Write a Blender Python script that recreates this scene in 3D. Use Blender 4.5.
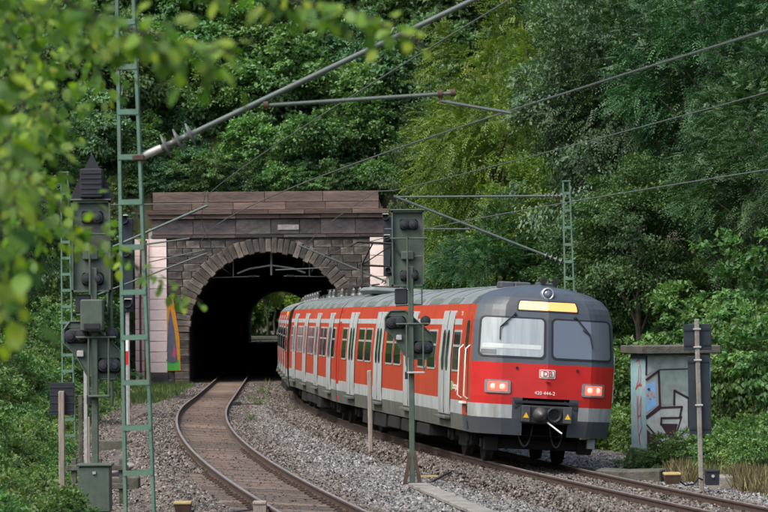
import bpy, math, random
import numpy as np
from mathutils import Vector, Matrix
R = math.radians
random.seed(7); rng = np.random.default_rng(7)
for o in list(bpy.data.objects): bpy.data.objects.remove(o)
scn = bpy.context.scene
COL = scn.collection

# ------------------------------------------------------------------ camera, sky, sun, exposure
FPX, HC, YH, ROLL = 3072.0, 3.1, 315.3, R(0.5)
PITCH = math.atan((YH - 256) / FPX)
cam_d = bpy.data.cameras.new('camera'); cam = bpy.data.objects.new('camera', cam_d); COL.objects.link(cam)
cam.location = (0, 0, HC); cam.rotation_euler = (R(90) + PITCH, ROLL, 0)
cam_d.sensor_width = 36; cam_d.lens = 36 * FPX / 768; cam_d.clip_start = 0.2; cam_d.clip_end = 3000
cam_d.dof.use_dof = True; cam_d.dof.focus_distance = 63; cam_d.dof.aperture_fstop = 6.3
scn.camera = cam
SUN_EL, SUN_AZ = R(52), math.atan2(-0.75, -0.66)          # overcast light, from behind and left of the camera
w = bpy.data.worlds.new('World'); scn.world = w; w.use_nodes = True
nt = w.node_tree; nt.nodes.clear()
sky = nt.nodes.new('ShaderNodeTexSky'); sky.sky_type = 'NISHITA'; sky.sun_disc = False
sky.sun_elevation = SUN_EL; sky.sun_rotation = SUN_AZ; sky.air_density = 1.0; sky.dust_density = 4.0; sky.ozone_density = 1.0
bg = nt.nodes.new('ShaderNodeBackground'); bg.inputs[1].default_value = 0.15
wo = nt.nodes.new('ShaderNodeOutputWorld')
nt.links.new(sky.outputs[0], bg.inputs[0]); nt.links.new(bg.outputs[0], wo.inputs[0])
sd = bpy.data.lights.new('sun', 'SUN'); sd.energy = 1.3; sd.angle = R(28); sd.color = (1, 0.96, 0.9)
so = bpy.data.objects.new('sun', sd); COL.objects.link(so)
sv = Vector((math.sin(SUN_AZ) * math.cos(SUN_EL), math.cos(SUN_AZ) * math.cos(SUN_EL), math.sin(SUN_EL)))
so.rotation_euler = (-sv).to_track_quat('-Z', 'Y').to_euler(); so.location = sv * 60
scn.view_settings.view_transform = 'Standard'; scn.view_settings.look = 'None'
scn.view_settings.exposure = 1.15; scn.view_settings.gamma = 1.0
scn.cycles.use_denoising = True
scn.cycles.max_bounces = 6; scn.cycles.diffuse_bounces = 3; scn.cycles.transmission_bounces = 4

def ray(px, py):
    u = (px - 384) / FPX; v = (256 - py) / FPX; r = ROLL
    u2 = u * math.cos(r) + v * math.sin(r); v2 = -u * math.sin(r) + v * math.cos(r)
    y = math.cos(PITCH) - v2 * math.sin(PITCH); z = math.sin(PITCH) + v2 * math.cos(PITCH)
    return u2 / y, z / y
def P(px, py, d):                       # the point at depth d (metres along +Y) seen at that pixel of the photograph
    a, b = ray(px, py); return Vector((a * d, d, HC + b * d))

# ------------------------------------------------------------------ tracks in plan (depth -> lateral position)
def Lc(d):
    x = -6.32 - 0.031 * (d - 110)
    if d < 110: x += (110 - d) ** 2 / (2 * 560)
    return x
def Rc(d):
    x = -3.72 - 0.031 * (d - 152)
    if d < 125: x += (125 - d) ** 2 / (2 * 500)
    return x
def slope(f, d): return -(f(d + .5) - f(d - .5))
def cant(d):
    t = min(1, max(0, (130 - d) / 35)); return 0.09 * t * t * (3 - 2 * t)
PD, PX = 152.0, -5.70                   # tunnel portal: depth and centre
def px_at(d): return PX - 0.031 * (d - PD)

# ------------------------------------------------------------------ materials
MATS = {}
def mat(name, col, rough=0.7, metal=0.0, var=0.25, vs=4.0, bump=0.0, bs=30.0, spec=0.4, col2=None, c2s=2.0, c2lo=0.45, c2hi=0.7, emit=None, coat=0.0, stretch=(1, 1, 1), rand=0.0, dirt=0.0):
    if name in MATS: return MATS[name]
    m = bpy.data.materials.new(name); m.use_nodes = True; n = m.node_tree; N = n.nodes; L = n.links
    b = N['Principled BSDF']; b.inputs['Roughness'].default_value = rough; b.inputs['Metallic'].default_value = metal
    b.inputs['Specular IOR Level'].default_value = spec; b.inputs['Coat Weight'].default_value = coat
    tc = N.new('ShaderNodeTexCoord'); mp = N.new('ShaderNodeMapping'); mp.inputs['Scale'].default_value = stretch
    L.new(tc.outputs['Object'], mp.inputs[0])
    nz = N.new('ShaderNodeTexNoise'); nz.inputs['Scale'].default_value = vs; nz.inputs['Detail'].default_value = 6; nz.inputs['Roughness'].default_value = 0.65
    L.new(mp.outputs[0], nz.inputs['Vector'])
    mr = N.new('ShaderNodeMapRange'); mr.inputs[1].default_value = 0.3; mr.inputs[2].default_value = 0.7
    mr.inputs[3].default_value = 1 - var; mr.inputs[4].default_value = 1 + var
    L.new(nz.outputs[0], mr.inputs[0])
    last = None
    base = N.new('ShaderNodeRGB'); base.outputs[0].default_value = (*col, 1); last = base.outputs[0]
    if col2:
        n2 = N.new('ShaderNodeTexNoise'); n2.inputs['Scale'].default_value = c2s; n2.inputs['Detail'].default_value = 5
        L.new(mp.outputs[0], n2.inputs['Vector'])
        r2 = N.new('ShaderNodeMapRange'); r2.inputs[1].default_value = c2lo; r2.inputs[2].default_value = c2hi; L.new(n2.outputs[0], r2.inputs[0])
        mx = N.new('ShaderNodeMix'); mx.data_type = 'RGBA'; L.new(r2.outputs[0], mx.inputs[0]); L.new(last, mx.inputs[6]); mx.inputs[7].default_value = (*col2, 1); last = mx.outputs[2]
    if dirt:                                             # brake dust thrown up from the wheels, in streaks
        sx = N.new('ShaderNodeSeparateXYZ'); L.new(tc.outputs['Object'], sx.inputs[0])
        zr_ = N.new('ShaderNodeMapRange'); zr_.inputs[1].default_value = 1.9; zr_.inputs[2].default_value = 0.6; L.new(sx.outputs['Z'], zr_.inputs[0])
        m3 = N.new('ShaderNodeMapping'); m3.inputs['Scale'].default_value = (3, 3, .5); L.new(tc.outputs['Object'], m3.inputs[0])
        n5 = N.new('ShaderNodeTexNoise'); n5.inputs['Scale'].default_value = 3; n5.inputs['Detail'].default_value = 6; L.new(m3.outputs[0], n5.inputs['Vector'])
        r5 = N.new('ShaderNodeMapRange'); r5.inputs[1].default_value = .35; r5.inputs[2].default_value = .7; r5.inputs[4].default_value = dirt; L.new(n5.outputs[0], r5.inputs[0])
        mu = N.new('ShaderNodeMath'); mu.operation = 'MULTIPLY'; L.new(zr_.outputs[0], mu.inputs[0]); L.new(r5.outputs[0], mu.inputs[1])
        md = N.new('ShaderNodeMix'); md.data_type = 'RGBA'; L.new(mu.outputs[0], md.inputs[0]); L.new(last, md.inputs[6]); md.inputs[7].default_value = (.07, .055, .042, 1); last = md.outputs[2]
    vm = N.new('ShaderNodeVectorMath'); vm.operation = 'SCALE'; L.new(last, vm.inputs[0])
    fac = mr.outputs[0]
    if rand:
        oi = N.new('ShaderNodeObjectInfo'); rr = N.new('ShaderNodeMapRange'); rr.inputs[3].default_value = 1 - rand; rr.inputs[4].default_value = 1 + rand
        L.new(oi.outputs['Random'], rr.inputs[0]); mm = N.new('ShaderNodeMath'); mm.operation = 'MULTIPLY'; L.new(fac, mm.inputs[0]); L.new(rr.outputs[0], mm.inputs[1]); fac = mm.outputs[0]
    L.new(fac, vm.inputs['Scale']); L.new(vm.outputs[0], b.inputs['Base Color'])
    if bump:
        n3 = N.new('ShaderNodeTexNoise'); n3.inputs['Scale'].default_value = bs; n3.inputs['Detail'].default_value = 5
        L.new(mp.outputs[0], n3.inputs['Vector'])
        bp = N.new('ShaderNodeBump'); bp.inputs['Strength'].default_value = bump; bp.inputs['Distance'].default_value = 0.03
        L.new(n3.outputs[0], bp.inputs['Height']); L.new(bp.outputs[0], b.inputs['Normal'])
    if emit:
        b.inputs['Emission Color'].default_value = (*emit[0], 1); b.inputs['Emission Strength'].default_value = emit[1]
    MATS[name] = m; return m

def leaf_mat(name, cols, trans=0.3, rough=0.5, hue=0.12):
    # leaf colour picked per leaf from the 'lv' attribute, shifted a little from plant to plant
    m = bpy.data.materials.new(name); m.use_nodes = True; n = m.node_tree; N = n.nodes; L = n.links
    b = N['Principled BSDF']; b.inputs['Roughness'].default_value = rough; b.inputs['Specular IOR Level'].default_value = 0.35
    at = N.new('ShaderNodeAttribute'); at.attribute_name = 'lv'
    cr = N.new('ShaderNodeValToRGB'); e = cr.color_ramp.elements
    while len(e) < len(cols): e.new(0.5)
    for i, (p, c) in enumerate(cols): e[i].position = p; e[i].color = (*c, 1)
    L.new(at.outputs['Fac'], cr.inputs[0])
    oi = N.new('ShaderNodeObjectInfo'); mr = N.new('ShaderNodeMapRange'); mr.inputs[3].default_value = 1 - hue * 2; mr.inputs[4].default_value = 1 + hue * 2
    L.new(oi.outputs['Random'], mr.inputs[0])
    hs = N.new('ShaderNodeHueSaturation'); L.new(cr.outputs[0], hs.inputs['Color']); L.new(mr.outputs[0], hs.inputs['Value'])
    m2 = N.new('ShaderNodeMapRange'); m2.inputs[3].default_value = 0.5 - hue * .18; m2.inputs[4].default_value = 0.5 + hue * .14
    wn = N.new('ShaderNodeTexWhiteNoise'); wn.noise_dimensions = '1D'; L.new(oi.outputs['Random'], wn.inputs['W']); L.new(wn.outputs['Value'], m2.inputs[0]); L.new(m2.outputs[0], hs.inputs['Hue'])
    L.new(hs.outputs[0], b.inputs['Base Color'])
    t = N.new('ShaderNodeBsdfTranslucent'); vm = N.new('ShaderNodeVectorMath'); vm.operation = 'MULTIPLY'; L.new(hs.outputs[0], vm.inputs[0]); vm.inputs[1].default_value = (1.3, 1.5, 0.6)
    L.new(vm.outputs[0], t.inputs[0])
    mx = N.new('ShaderNodeMixShader'); mx.inputs[0].default_value = trans
    L.new(b.outputs[0], mx.inputs[1]); L.new(t.outputs[0], mx.inputs[2]); L.new(mx.outputs[0], N['Material Output'].inputs[0])
    return m

M_rail = mat('rail_rust', (0.075, 0.05, 0.038), 0.7, 0.3, 0.35, 6)
M_railtop = mat('rail_head', (0.30, 0.27, 0.25), 0.4, 0.5, 0.3, 3)
M_sleeper = mat('sleeper_wood', (0.125, 0.088, 0.062), 0.9, 0, 0.5, 5, 0.5, 40, col2=(0.06, 0.043, 0.032), stretch=(0.35, 5, 1), rand=0.5)
M_grey_bed = mat('ballast_grey', (0.125, 0.118, 0.11), 0.95, 0, 0.5, 14, 1.0, 22, col2=(0.1, 0.085, 0.07))
M_brown_bed = mat('ballast_brown', (0.10, 0.082, 0.068), 0.95, 0, 0.5, 14, 1.0, 22, col2=(0.065, 0.05, 0.042))
M_soil = mat('soil_and_litter', (0.045, 0.05, 0.022), 1, 0, 0.4, 1.2, 0.6, 6, col2=(0.05, 0.042, 0.028))
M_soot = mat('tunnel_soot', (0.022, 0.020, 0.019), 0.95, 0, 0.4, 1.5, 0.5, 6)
M_green = mat('mast_green', (0.082, 0.165, 0.118), 0.6, 0, 0.25, 5, 0.15, 60, col2=(0.105, 0.12, 0.085), c2s=3, c2lo=.5, c2hi=.8)
M_sig = mat('signal_green', (0.055, 0.078, 0.058), 0.6, 0, 0.22, 7, 0.1, 50, col2=(0.085, 0.098, 0.078), c2lo=.5, c2hi=.8)
M_sigd = mat('signal_black', (0.013, 0.015, 0.02), 0.6, 0, 0.3, 8)
M_darkblue = mat('panel_back', (0.018, 0.026, 0.034), 0.5, 0, 0.25, 5)
M_galv = mat('galvanised_steel', (0.34, 0.345, 0.33), 0.55, 0.3, 0.2, 10)
M_tube = mat('arm_tube', (0.075, 0.098, 0.085), 0.6, 0.1, 0.2, 8)
M_ins = mat('insulator', (0.10, 0.105, 0.10), 0.3, 0, 0.2, 8)
M_wire = mat('copper_wire', (0.10, 0.12, 0.11), 0.55, 0.3, 0.1, 3)
M_concrete = mat('concrete', (0.20, 0.19, 0.165), 0.95, 0, 0.3, 6, 0.4, 30, col2=(0.09, 0.085, 0.07), c2lo=.5, c2hi=.75)
M_concdark = mat('concrete_mossy', (0.085, 0.082, 0.068), 0.95, 0, 0.35, 6, 0.5, 30, col2=(0.045, 0.05, 0.03))
M_wood = mat('grey_wood', (0.23, 0.20, 0.165), 0.9, 0, 0.35, 6, 0.3, 40, stretch=(6, 6, .6))
M_rust = mat('rusty_iron', (0.06, 0.038, 0.026), 0.85, 0, 0.35, 8)
M_yellow = mat('yellow_paint', (0.36, 0.27, 0.11), 0.6, 0, 0.15, 10)
M_white = mat('white_paint', (0.66, 0.66, 0.63), 0.55, 0, 0.1, 8)
M_redp = mat('drainpipe_red', (0.13, 0.03, 0.024), 0.6, 0, 0.25, 4)
M_black = mat('black_iron', (0.012, 0.011, 0.011), 0.75, 0, 0.35, 8)
M_stone = mat('portal_stone', (0.150, 0.129, 0.108), 0.95, 0, 0.5, 3.5, 0.9, 9, col2=(0.04, 0.037, 0.036), c2s=1.3, c2lo=.38, c2hi=.66, rand=0.5)
M_vous = mat('arch_stone', (0.128, 0.107, 0.088), 0.95, 0, 0.45, 4, 0.9, 9, col2=(0.05, 0.045, 0.043), c2s=1.4, c2lo=.4, c2hi=.7, rand=0.42)
M_red_st = mat('red_sandstone', (0.165, 0.115, 0.092), 0.95, 0, 0.4, 4, 0.8, 9, col2=(0.075, 0.058, 0.054), c2s=.9, c2lo=.42, c2hi=.72, rand=0.18)
M_frieze = mat('frieze_stone', (0.130, 0.098, 0.080), 0.95, 0, 0.45, 4, 0.8, 9, col2=(0.05, 0.046, 0.052), c2s=.8, c2lo=.4, c2hi=.65, rand=0.3)
M_sooty = mat('sooty_stone', (0.078, 0.070, 0.062), 0.95, 0, 0.5, 3.5, 0.9, 9, col2=(0.028, 0.027, 0.027), c2s=1.5, rand=0.4)
M_mortar = mat('mortar', (0.15, 0.14, 0.13), 1, 0, 0.35, 5, 0.3, 30)
M_panel = mat('pink_white_panel', (0.74, 0.61, 0.56), 0.6, 0, 0.1, 3, col2=(0.5, 0.41, 0.38), c2s=1.5, c2lo=.55, c2hi=.8, rand=0.07)
M_bark = mat('bark', (0.055, 0.045, 0.036), 0.95, 0, 0.4, 5, 0.8, 12, stretch=(4, 4, .7))
# train
T_red = mat('traffic_red', (0.46, 0.014, 0.012), 0.45, 0, 0.10, 2.5, coat=0.1, col2=(0.38, 0.016, 0.013), c2lo=.45, c2hi=.85, dirt=.35)
T_orange = mat('faded_red_orange', (0.38, 0.042, 0.014), 0.48, 0, 0.14, 2.5, coat=0.06, col2=(0.27, 0.036, 0.015), c2s=2.2, c2lo=.42, c2hi=.8, stretch=(1, 1, .3), dirt=.5)
T_light = mat('light_grey_stripe', (0.34, 0.37, 0.367), 0.5, 0, 0.12, 3, coat=0.05, col2=(0.29, 0.30, 0.28), c2s=2.4, c2lo=.45, c2hi=.8, stretch=(1, 1, .3), dirt=.65)
T_front = mat('cab_grey', (0.042, 0.056, 0.068), 0.48, 0, 0.16, 2.5, coat=0.08, col2=(0.054, 0.062, 0.068), dirt=.4)
T_skirt = mat('skirt_grey', (0.072, 0.093, 0.080), 0.7, 0, 0.3, 3, col2=(0.10, 0.092, 0.07), c2s=3, stretch=(1, 1, .4), dirt=.7)
T_roof = mat('roof_grey', (0.135, 0.155, 0.155), 0.65, 0, 0.2, 2, col2=(0.11, 0.13, 0.12), c2s=1.2)
T_roofd = mat('roof_vent_green', (0.085, 0.108, 0.09), 0.6, 0, 0.15, 3)
T_under = mat('underframe_grime', (0.011, 0.010, 0.009), 0.8, 0.2, 0.4, 6)
T_glass = mat('window_glass', (0.012, 0.016, 0.014), 0.06, 0, 0.05, 2, spec=0.85)
T_wind = mat('windscreen_glass', (0.10, 0.122, 0.15), 0.12, 0, 0.06, 1.2, spec=0.8)
T_blind = mat('pale_blind_behind_glass', (0.25, 0.29, 0.29), 0.12, 0, 0.2, 2.5, spec=0.8, stretch=(5, 1, .25))
T_rub = mat('rubber_seal', (0.012, 0.014, 0.018), 0.6, 0, 0.1, 8)
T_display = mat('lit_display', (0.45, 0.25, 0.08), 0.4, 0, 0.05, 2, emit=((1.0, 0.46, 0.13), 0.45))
T_lamp = mat('tail_lamp_lit', (0.5, 0.06, 0.05), 0.3, 0, 0.1, 12, emit=((1.0, 0.2, 0.12), 0.45))
T_chrome = mat('lamp_ring', (0.45, 0.46, 0.47), 0.3, 0.7, 0.1, 8)

# ------------------------------------------------------------------ mesh helpers
def link(o, parent=None):
    COL.objects.link(o)
    if parent is not None: o.parent = parent
    return o
def tag(o, label=None, cat=None, group=None, kind=None):
    if label: o['label'] = label
    if cat: o['category'] = cat
    if group: o['group'] = group
    if kind: o['kind'] = kind
    return o
def empty(name, loc, label=None, cat=None, group=None, rot=(0, 0, 0)):
    o = bpy.data.objects.new(name, None); COL.objects.link(o); o.location = loc; o.rotation_euler = rot; o.empty_display_size = 0.3
    return tag(o, label, cat, group)
class MB:
    def __init__(s): s.v = []; s.f = []; s.m = []; s.sm = []
    def add(s, vs, fs, mi=0, smooth=False):
        b = len(s.v); s.v += [tuple(p) for p in vs]
        for f in fs: s.f.append([i + b for i in f]); s.m.append(mi); s.sm.append(smooth)
        return s
    def box(s, c, size, mi=0, rot=None, bev=0.0):
        hx, hy, hz = size[0] / 2, size[1] / 2, size[2] / 2; c = Vector(c)
        if bev <= 0:
            vs = [Vector((x, y, z)) for z in (-hz, hz) for x, y in ((-hx, -hy), (hx, -hy), (hx, hy), (-hx, hy))]
            fs = [(3, 2, 1, 0), (4, 5, 6, 7), (0, 1, 5, 4), (1, 2, 6, 5), (2, 3, 7, 6), (3, 0, 4, 7)]
        else:
            e = bev; rings = []
            for z, k in ((-hz, e), (-hz + e, 0), (hz - e, 0), (hz, e)):
                x, y = hx - k, hy - k
                rings.append([Vector(p) for p in ((-x + e, -y, z), (x - e, -y, z), (x, -y + e, z), (x, y - e, z), (x - e, y, z), (-x + e, y, z), (-x, y - e, z), (-x, -y + e, z))])
            vs = [p for r in rings for p in r]
            fs = [tuple(range(7, -1, -1)), tuple(range(24, 32))]
            for r in range(3):
                for i in range(8): fs.append((r * 8 + i, r * 8 + (i + 1) % 8, r * 8 + 8 + (i + 1) % 8, r * 8 + 8 + i))
        if rot is not None: vs = [rot @ p for p in vs]
        return s.add([p + c for p in vs], fs, mi)
    def tube(s, pts, r, seg=8, mi=0, r2=None, caps=True):
        pts = [Vector(p) for p in pts]; n = len(pts); r2 = r if r2 is None else r2; rings = []
        up = Vector((0, 0, 1)); px_ = None
        for i, p in enumerate(pts):
            t = (pts[min(i + 1, n - 1)] - pts[max(i - 1, 0)]).normalized()
            if px_ is None:
                a = up if abs(t.dot(up)) < .9 else Vector((1, 0, 0)); px_ = t.cross(a).normalized()
            else:
                px_ = (px_ - t * px_.dot(t)).normalized()
            q = t.cross(px_); rr = r + (r2 - r) * i / max(1, n - 1)
            rings.append([p + (px_ * math.cos(k * 2 * math.pi / seg) + q * math.sin(k * 2 * math.pi / seg)) * rr for k in range(seg)])
        fs = [(i * seg + k, i * seg + (k + 1) % seg, (i + 1) * seg + (k + 1) % seg, (i + 1) * seg + k) for i in range(n - 1) for k in range(seg)]
        s.add([p for g in rings for p in g], fs, mi, True)
        if caps:
            s.add(rings[0], [tuple(range(seg - 1, -1, -1))], mi); s.add(rings[-1], [tuple(range(seg))], mi)
        return s
    def lathe(s, p0, axis, prof, seg=16, mi=0, smooth=True):            # prof: [(distance along the axis, radius)]
        p0 = Vector(p0); ax = Vector(axis).normalized(); a = Vector((0, 0, 1)) if abs(ax.z) < .9 else Vector((1, 0, 0))
        u = ax.cross(a).normalized(); q = ax.cross(u); rings = []
        for h, r in prof: rings.append([p0 + ax * h + (u * math.cos(k * 2 * math.pi / seg) + q * math.sin(k * 2 * math.pi / seg)) * r for k in range(seg)])
        fs = [(i * seg + k, i * seg + (k + 1) % seg, (i + 1) * seg + (k + 1) % seg, (i + 1) * seg + k) for i in range(len(prof) - 1) for k in range(seg)]
        s.add([p for g in rings for p in g], fs, mi, smooth)
        s.add(rings[0], [tuple(range(seg - 1, -1, -1))], mi); s.add(rings[-1], [tuple(range(seg))], mi)
        return s
    def prism(s, poly, mk, a, b, mi=0):                    # polygon (p, q) extruded from a to b; mk(p, q, t) gives the point
        n = len(poly); vs = [mk(p, q, a) for p, q in poly] + [mk(p, q, b) for p, q in poly]
        fs = [tuple(range(n - 1, -1, -1)), tuple(range(n, 2 * n))] + [(i, (i + 1) % n, n + (i + 1) % n, n + i) for i in range(n)]
        return s.add(vs, fs, mi)
    def mesh(s, name, mats):
        me = bpy.data.meshes.new(name); me.from_pydata(s.v, [], s.f)
        for m in (mats if isinstance(mats, (list, tuple)) else [mats]): me.materials.append(m)
        me.polygons.foreach_set('material_index', s.m); me.polygons.foreach_set('use_smooth', s.sm); me.update()
        import bmesh
        bm = bmesh.new(); bm.from_mesh(me); bmesh.ops.recalc_face_normals(bm, faces=bm.faces); bm.to_mesh(me); bm.free()
        return me
    def build(s, name, mats, parent=None, loc=None):
        o = bpy.data.objects.new(name, s.mesh(name, mats)); link(o, parent)
        if loc is not None: o.location = loc
        return o
def mesh_np(name, V, Fc, mats, attr=None, matidx=None):
    me = bpy.data.meshes.new(name); k = Fc.shape[1]
    me.vertices.add(len(V)); me.vertices.foreach_set('co', np.ascontiguousarray(V, np.float32).ravel())
    me.loops.add(Fc.size); me.loops.foreach_set('vertex_index', np.ascontiguousarray(Fc, np.int32).ravel())
    me.polygons.add(len(Fc)); me.polygons.foreach_set('loop_start', np.arange(len(Fc), dtype=np.int32) * k)
    for m in (mats if isinstance(mats, (list, tuple)) else [mats]): me.materials.append(m)
    if attr is not None:
        a = me.attributes.new('lv', 'FLOAT', 'POINT'); a.data.foreach_set('value', np.ascontiguousarray(attr, np.float32))
    if matidx is not None: me.polygons.foreach_set('material_index', np.ascontiguousarray(matidx, np.int32))
    me.update(calc_edges=True); return me
def copy_tree(o, parent=None):
    c = o.copy(); COL.objects.link(c); c.parent = parent
    for ch in list(o.children): copy_tree(ch, c)
    return c
def norm(a): return a / np.maximum(np.linalg.norm(a, axis=1, keepdims=True), 1e-6)
def leaves(C, D, Nn, Ln, Wd):
    """rhombic leaves folded along the midrib: base C, axis D, normal Nn"""
    D = norm(D); S = norm(np.cross(D, Nn)); U = np.cross(S, D); Ln = Ln[:, None]; Wd = Wd[:, None]
    tip = C + D * Ln - U * Ln * 0.12
    mid = C + D * Ln * 0.45
    V = np.stack([C, mid + S * Wd * .5 + U * Wd * .18, tip, mid - S * Wd * .5 + U * Wd * .18], 1).reshape(-1, 3)
    i = np.arange(len(C))[:, None] * 4
    return V, np.concatenate([i + np.array([[0, 1, 2]]), i + np.array([[0, 2, 3]])], 1).reshape(-1, 3)
def text_mesh(name, body, size, m, parent, mw, align='CENTER'):
    cu = bpy.data.curves.new(name, 'FONT'); cu.body = body; cu.size = size; cu.align_x = align; cu.align_y = 'CENTER'; cu.extrude = 0.001; cu.resolution_u = 3
    t = bpy.data.objects.new(name, cu); COL.objects.link(t); bpy.context.view_layer.update()
    me = bpy.data.meshes.new_from_object(t.evaluated_get(bpy.context.evaluated_depsgraph_get())); bpy.data.objects.remove(t)
    me.materials.clear(); me.materials.append(m); o = bpy.data.objects.new(name, me); link(o, parent); o.matrix_local = mw; return o

# ------------------------------------------------------------------ ground, hill, tunnel
def sm(a, b, x):
    t = min(1, max(0, (x - a) / (b - a))); return t * t * (3 - 2 * t)
def ground_z(x, d):
    lc, rc = Lc(max(d, 20)), Rc(max(d, 20))
    z = -0.36
    wide = 5.2 if d < 76 else 5.2 - 1.2 * sm(76, 90, d)
    l = (lc - 4.4) - x; r = x - (rc + wide)
    k = 1 + 2.0 * sm(128, 150, d) * (1 - sm(402, 420, d))
    if l > 0: z += min(l * .42 * k, 40) * sm(0, 1.5, l)
    if r > 0: z += min(r * .62 * k, 60) * sm(0, 1.5, r)
    if d < 30: z -= 1.2 * sm(30, 10, d) * 0
    z += 0.05 * math.sin(x * 1.3 + d * .7) * (1 if (l > .3 or r > .3) else 0)
    return z
def grid_sheet(name, xs_of, ds, zf, m):
    V = []; n = None
    for d in ds:
        xs = xs_of(d); n = len(xs)
        for x in xs: V.append((x, d, zf(x, d)))
    F = [(j * n + i, j * n + i + 1, (j + 1) * n + i + 1, (j + 1) * n + i) for j in range(len(ds) - 1) for i in range(n - 1)]
    me = bpy.data.meshes.new(name); me.from_pydata(V, [], F); me.materials.append(m)
    me.polygons.foreach_set('use_smooth', [True] * len(F)); o = bpy.data.objects.new(name, me); COL.objects.link(o); return o
offs = [-600, -250, -120, -70, -50, -38, -30, -24, -20, -17, -15, -13, -11, -9.5, -8, -7, -6, -5, -4, -2, 0, 2, 4, 5, 6, 7, 8, 9.5, 11, 13, 15, 17, 20, 24, 30, 38, 50, 70, 120, 250, 600]
ds = [-800, -300, -120, -50, -20, 0, 10, 20] + [20 + 3 * i for i in range(1, 50)] + [180, 200, 230, 260, 300, 350, 390, 400, 410, 420, 440, 480, 550, 700, 1000, 1500]
def xs_of(d):
    c = (Lc(max(d, 20)) + Rc(max(d, 20))) / 2
    return [c + o for o in offs]
tag(grid_sheet('ground', xs_of, ds, ground_z, M_soil), kind='structure')
def hill_z(x, d):
    if d < PD + .75: return 7.5 if abs(x - PX) < 6.0 else -1.0
    u = d - PD; c = px_at(d)
    z = 8.45 + 0.78 * u + 0.3 * math.sin(x * .5 + d * .3)
    z = min(z, 8.9 + 0.75 * (410 - d) + 0 * x) if d > 300 else min(z, 75)
    return z + max(0, abs(x - c) - 7) * .12
hx = [-90, -60, -40, -30, -24, -19, -15, -12, -9, -6.05, -5.95, -3, 0, 3, 5.95, 6.05, 9, 12, 15, 19, 24, 30, 40, 60, 90]
tag(grid_sheet('hillside', lambda d: [px_at(d) + v for v in hx], [PD + .72, PD + .79, 154, 157, 160, 164, 168, 174, 180, 190, 205, 225, 250, 300, 340, 370, 399], hill_z, M_soil), kind='structure')

R_IN, Z_SP = 3.95, 2.35                         # arch: half width of the opening, springing height above rail level
def arch(r, n=28):
    p = [(-r, -0.6)]
    for i in range(n + 1):
        a = math.pi - i * math.pi / n; p.append((r * math.cos(a), Z_SP + r * math.sin(a)))
    return p + [(r, -0.6)]
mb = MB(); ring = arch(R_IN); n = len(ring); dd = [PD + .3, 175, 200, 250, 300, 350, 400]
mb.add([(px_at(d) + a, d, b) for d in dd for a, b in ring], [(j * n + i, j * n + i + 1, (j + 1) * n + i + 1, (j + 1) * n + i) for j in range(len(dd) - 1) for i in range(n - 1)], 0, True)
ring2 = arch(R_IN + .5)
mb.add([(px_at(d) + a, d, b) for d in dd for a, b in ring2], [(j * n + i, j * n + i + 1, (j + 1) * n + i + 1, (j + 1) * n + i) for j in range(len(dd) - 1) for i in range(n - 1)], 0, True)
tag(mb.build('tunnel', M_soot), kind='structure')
# plain far portal face, seen only from inside as the ring round the daylight
mb = MB()
for i in range(n - 1):
    a, b = ring[i], ring[i + 1]; a2 = (a[0] * 2.2, Z_SP + (a[1] - Z_SP) * 2.0 if a[1] > Z_SP else a[1]); b2 = (b[0] * 2.2, Z_SP + (b[1] - Z_SP) * 2.0 if b[1] > Z_SP else b[1])
    for y in (400.2, 401.0): mb.add([(px_at(400) + p, y, q) for p, q in (a, b, b2, a2)], [(0, 1, 2, 3)])
tag(mb.build('far_tunnel_portal', M_mortar), 'far tunnel mouth ringing the daylight at the end of the tunnel', 'tunnel portal')

# ------------------------------------------------------------------ ballast beds
def bed(name, f, half, z, m, d0, d1, lo=None, hi=None):
    D = np.arange(d0, d1 + .1, 1.5); V = []
    for d in D:
        c = f(d); cz = cant(d)
        prof = [(-half - .55, -.34), (-half, z), (-.75, z), (.75, z), (half, z), (half + .55, -.34)]
        for a, b in prof: V.append((c + a, d, b + (cz * (.75 - a) / 1.5 if abs(a) < half + .1 else 0)))
    n = 6; F = [(j * n + i, j * n + i + 1, (j + 1) * n + i + 1, (j + 1) * n + i) for j in range(len(D) - 1) for i in range(n - 1)]
    me = bpy.data.meshes.new(name); me.from_pydata(V, [], F); me.materials.append(m); o = bpy.data.objects.new(name, me); COL.objects.link(o)
    return tag(o, kind='structure')
bed('ballast_bed', Lc, 1.9, -.172, M_brown_bed, 18, 402)
bed('ballast_bed', Rc, 1.75, -.172, M_brown_bed, 18, 402)
# gravel strip between the tracks, and the gravel margins
def strip(name, fa, fb, za, zm, zb, m, d0, d1):
    D = np.arange(d0, d1 + .1, 1.5); V = []
    for d in D:
        a, b = fa(d), fb(d)
        for t, z in ((0, za), (.25, (za + zm) / 2 + .02), (.5, zm), (.75, (zm + zb) / 2 + .02), (1, zb)): V.append((a + (b - a) * t, d, z))
    F = [(j * 5 + i, j * 5 + i + 1, (j + 1) * 5 + i + 1, (j + 1) * 5 + i) for j in range(len(D) - 1) for i in range(4)]
    me = bpy.data.meshes.new(name); me.from_pydata(V, [], F); me.materials.append(m); o = bpy.data.objects.new(name, me); COL.objects.link(o); return tag(o, kind='structure')
strip('gravel_strip', lambda d: Lc(d) + 1.35, lambda d: Rc(d) - 1.35, -.235, -.15, -.225, M_grey_bed, 18, 151)
strip('gravel_margin', lambda d: Lc(d) - 4.7, lambda d: Lc(d) - 1.5, -.30, -.27, -.245, M_brown_bed, 18, 151)
strip('gravel_margin', lambda d: Rc(d) + 1.4, lambda d: Rc(d) + 4.6, -.24, -.26, -.30, M_grey_bed, 18, 110)

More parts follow.
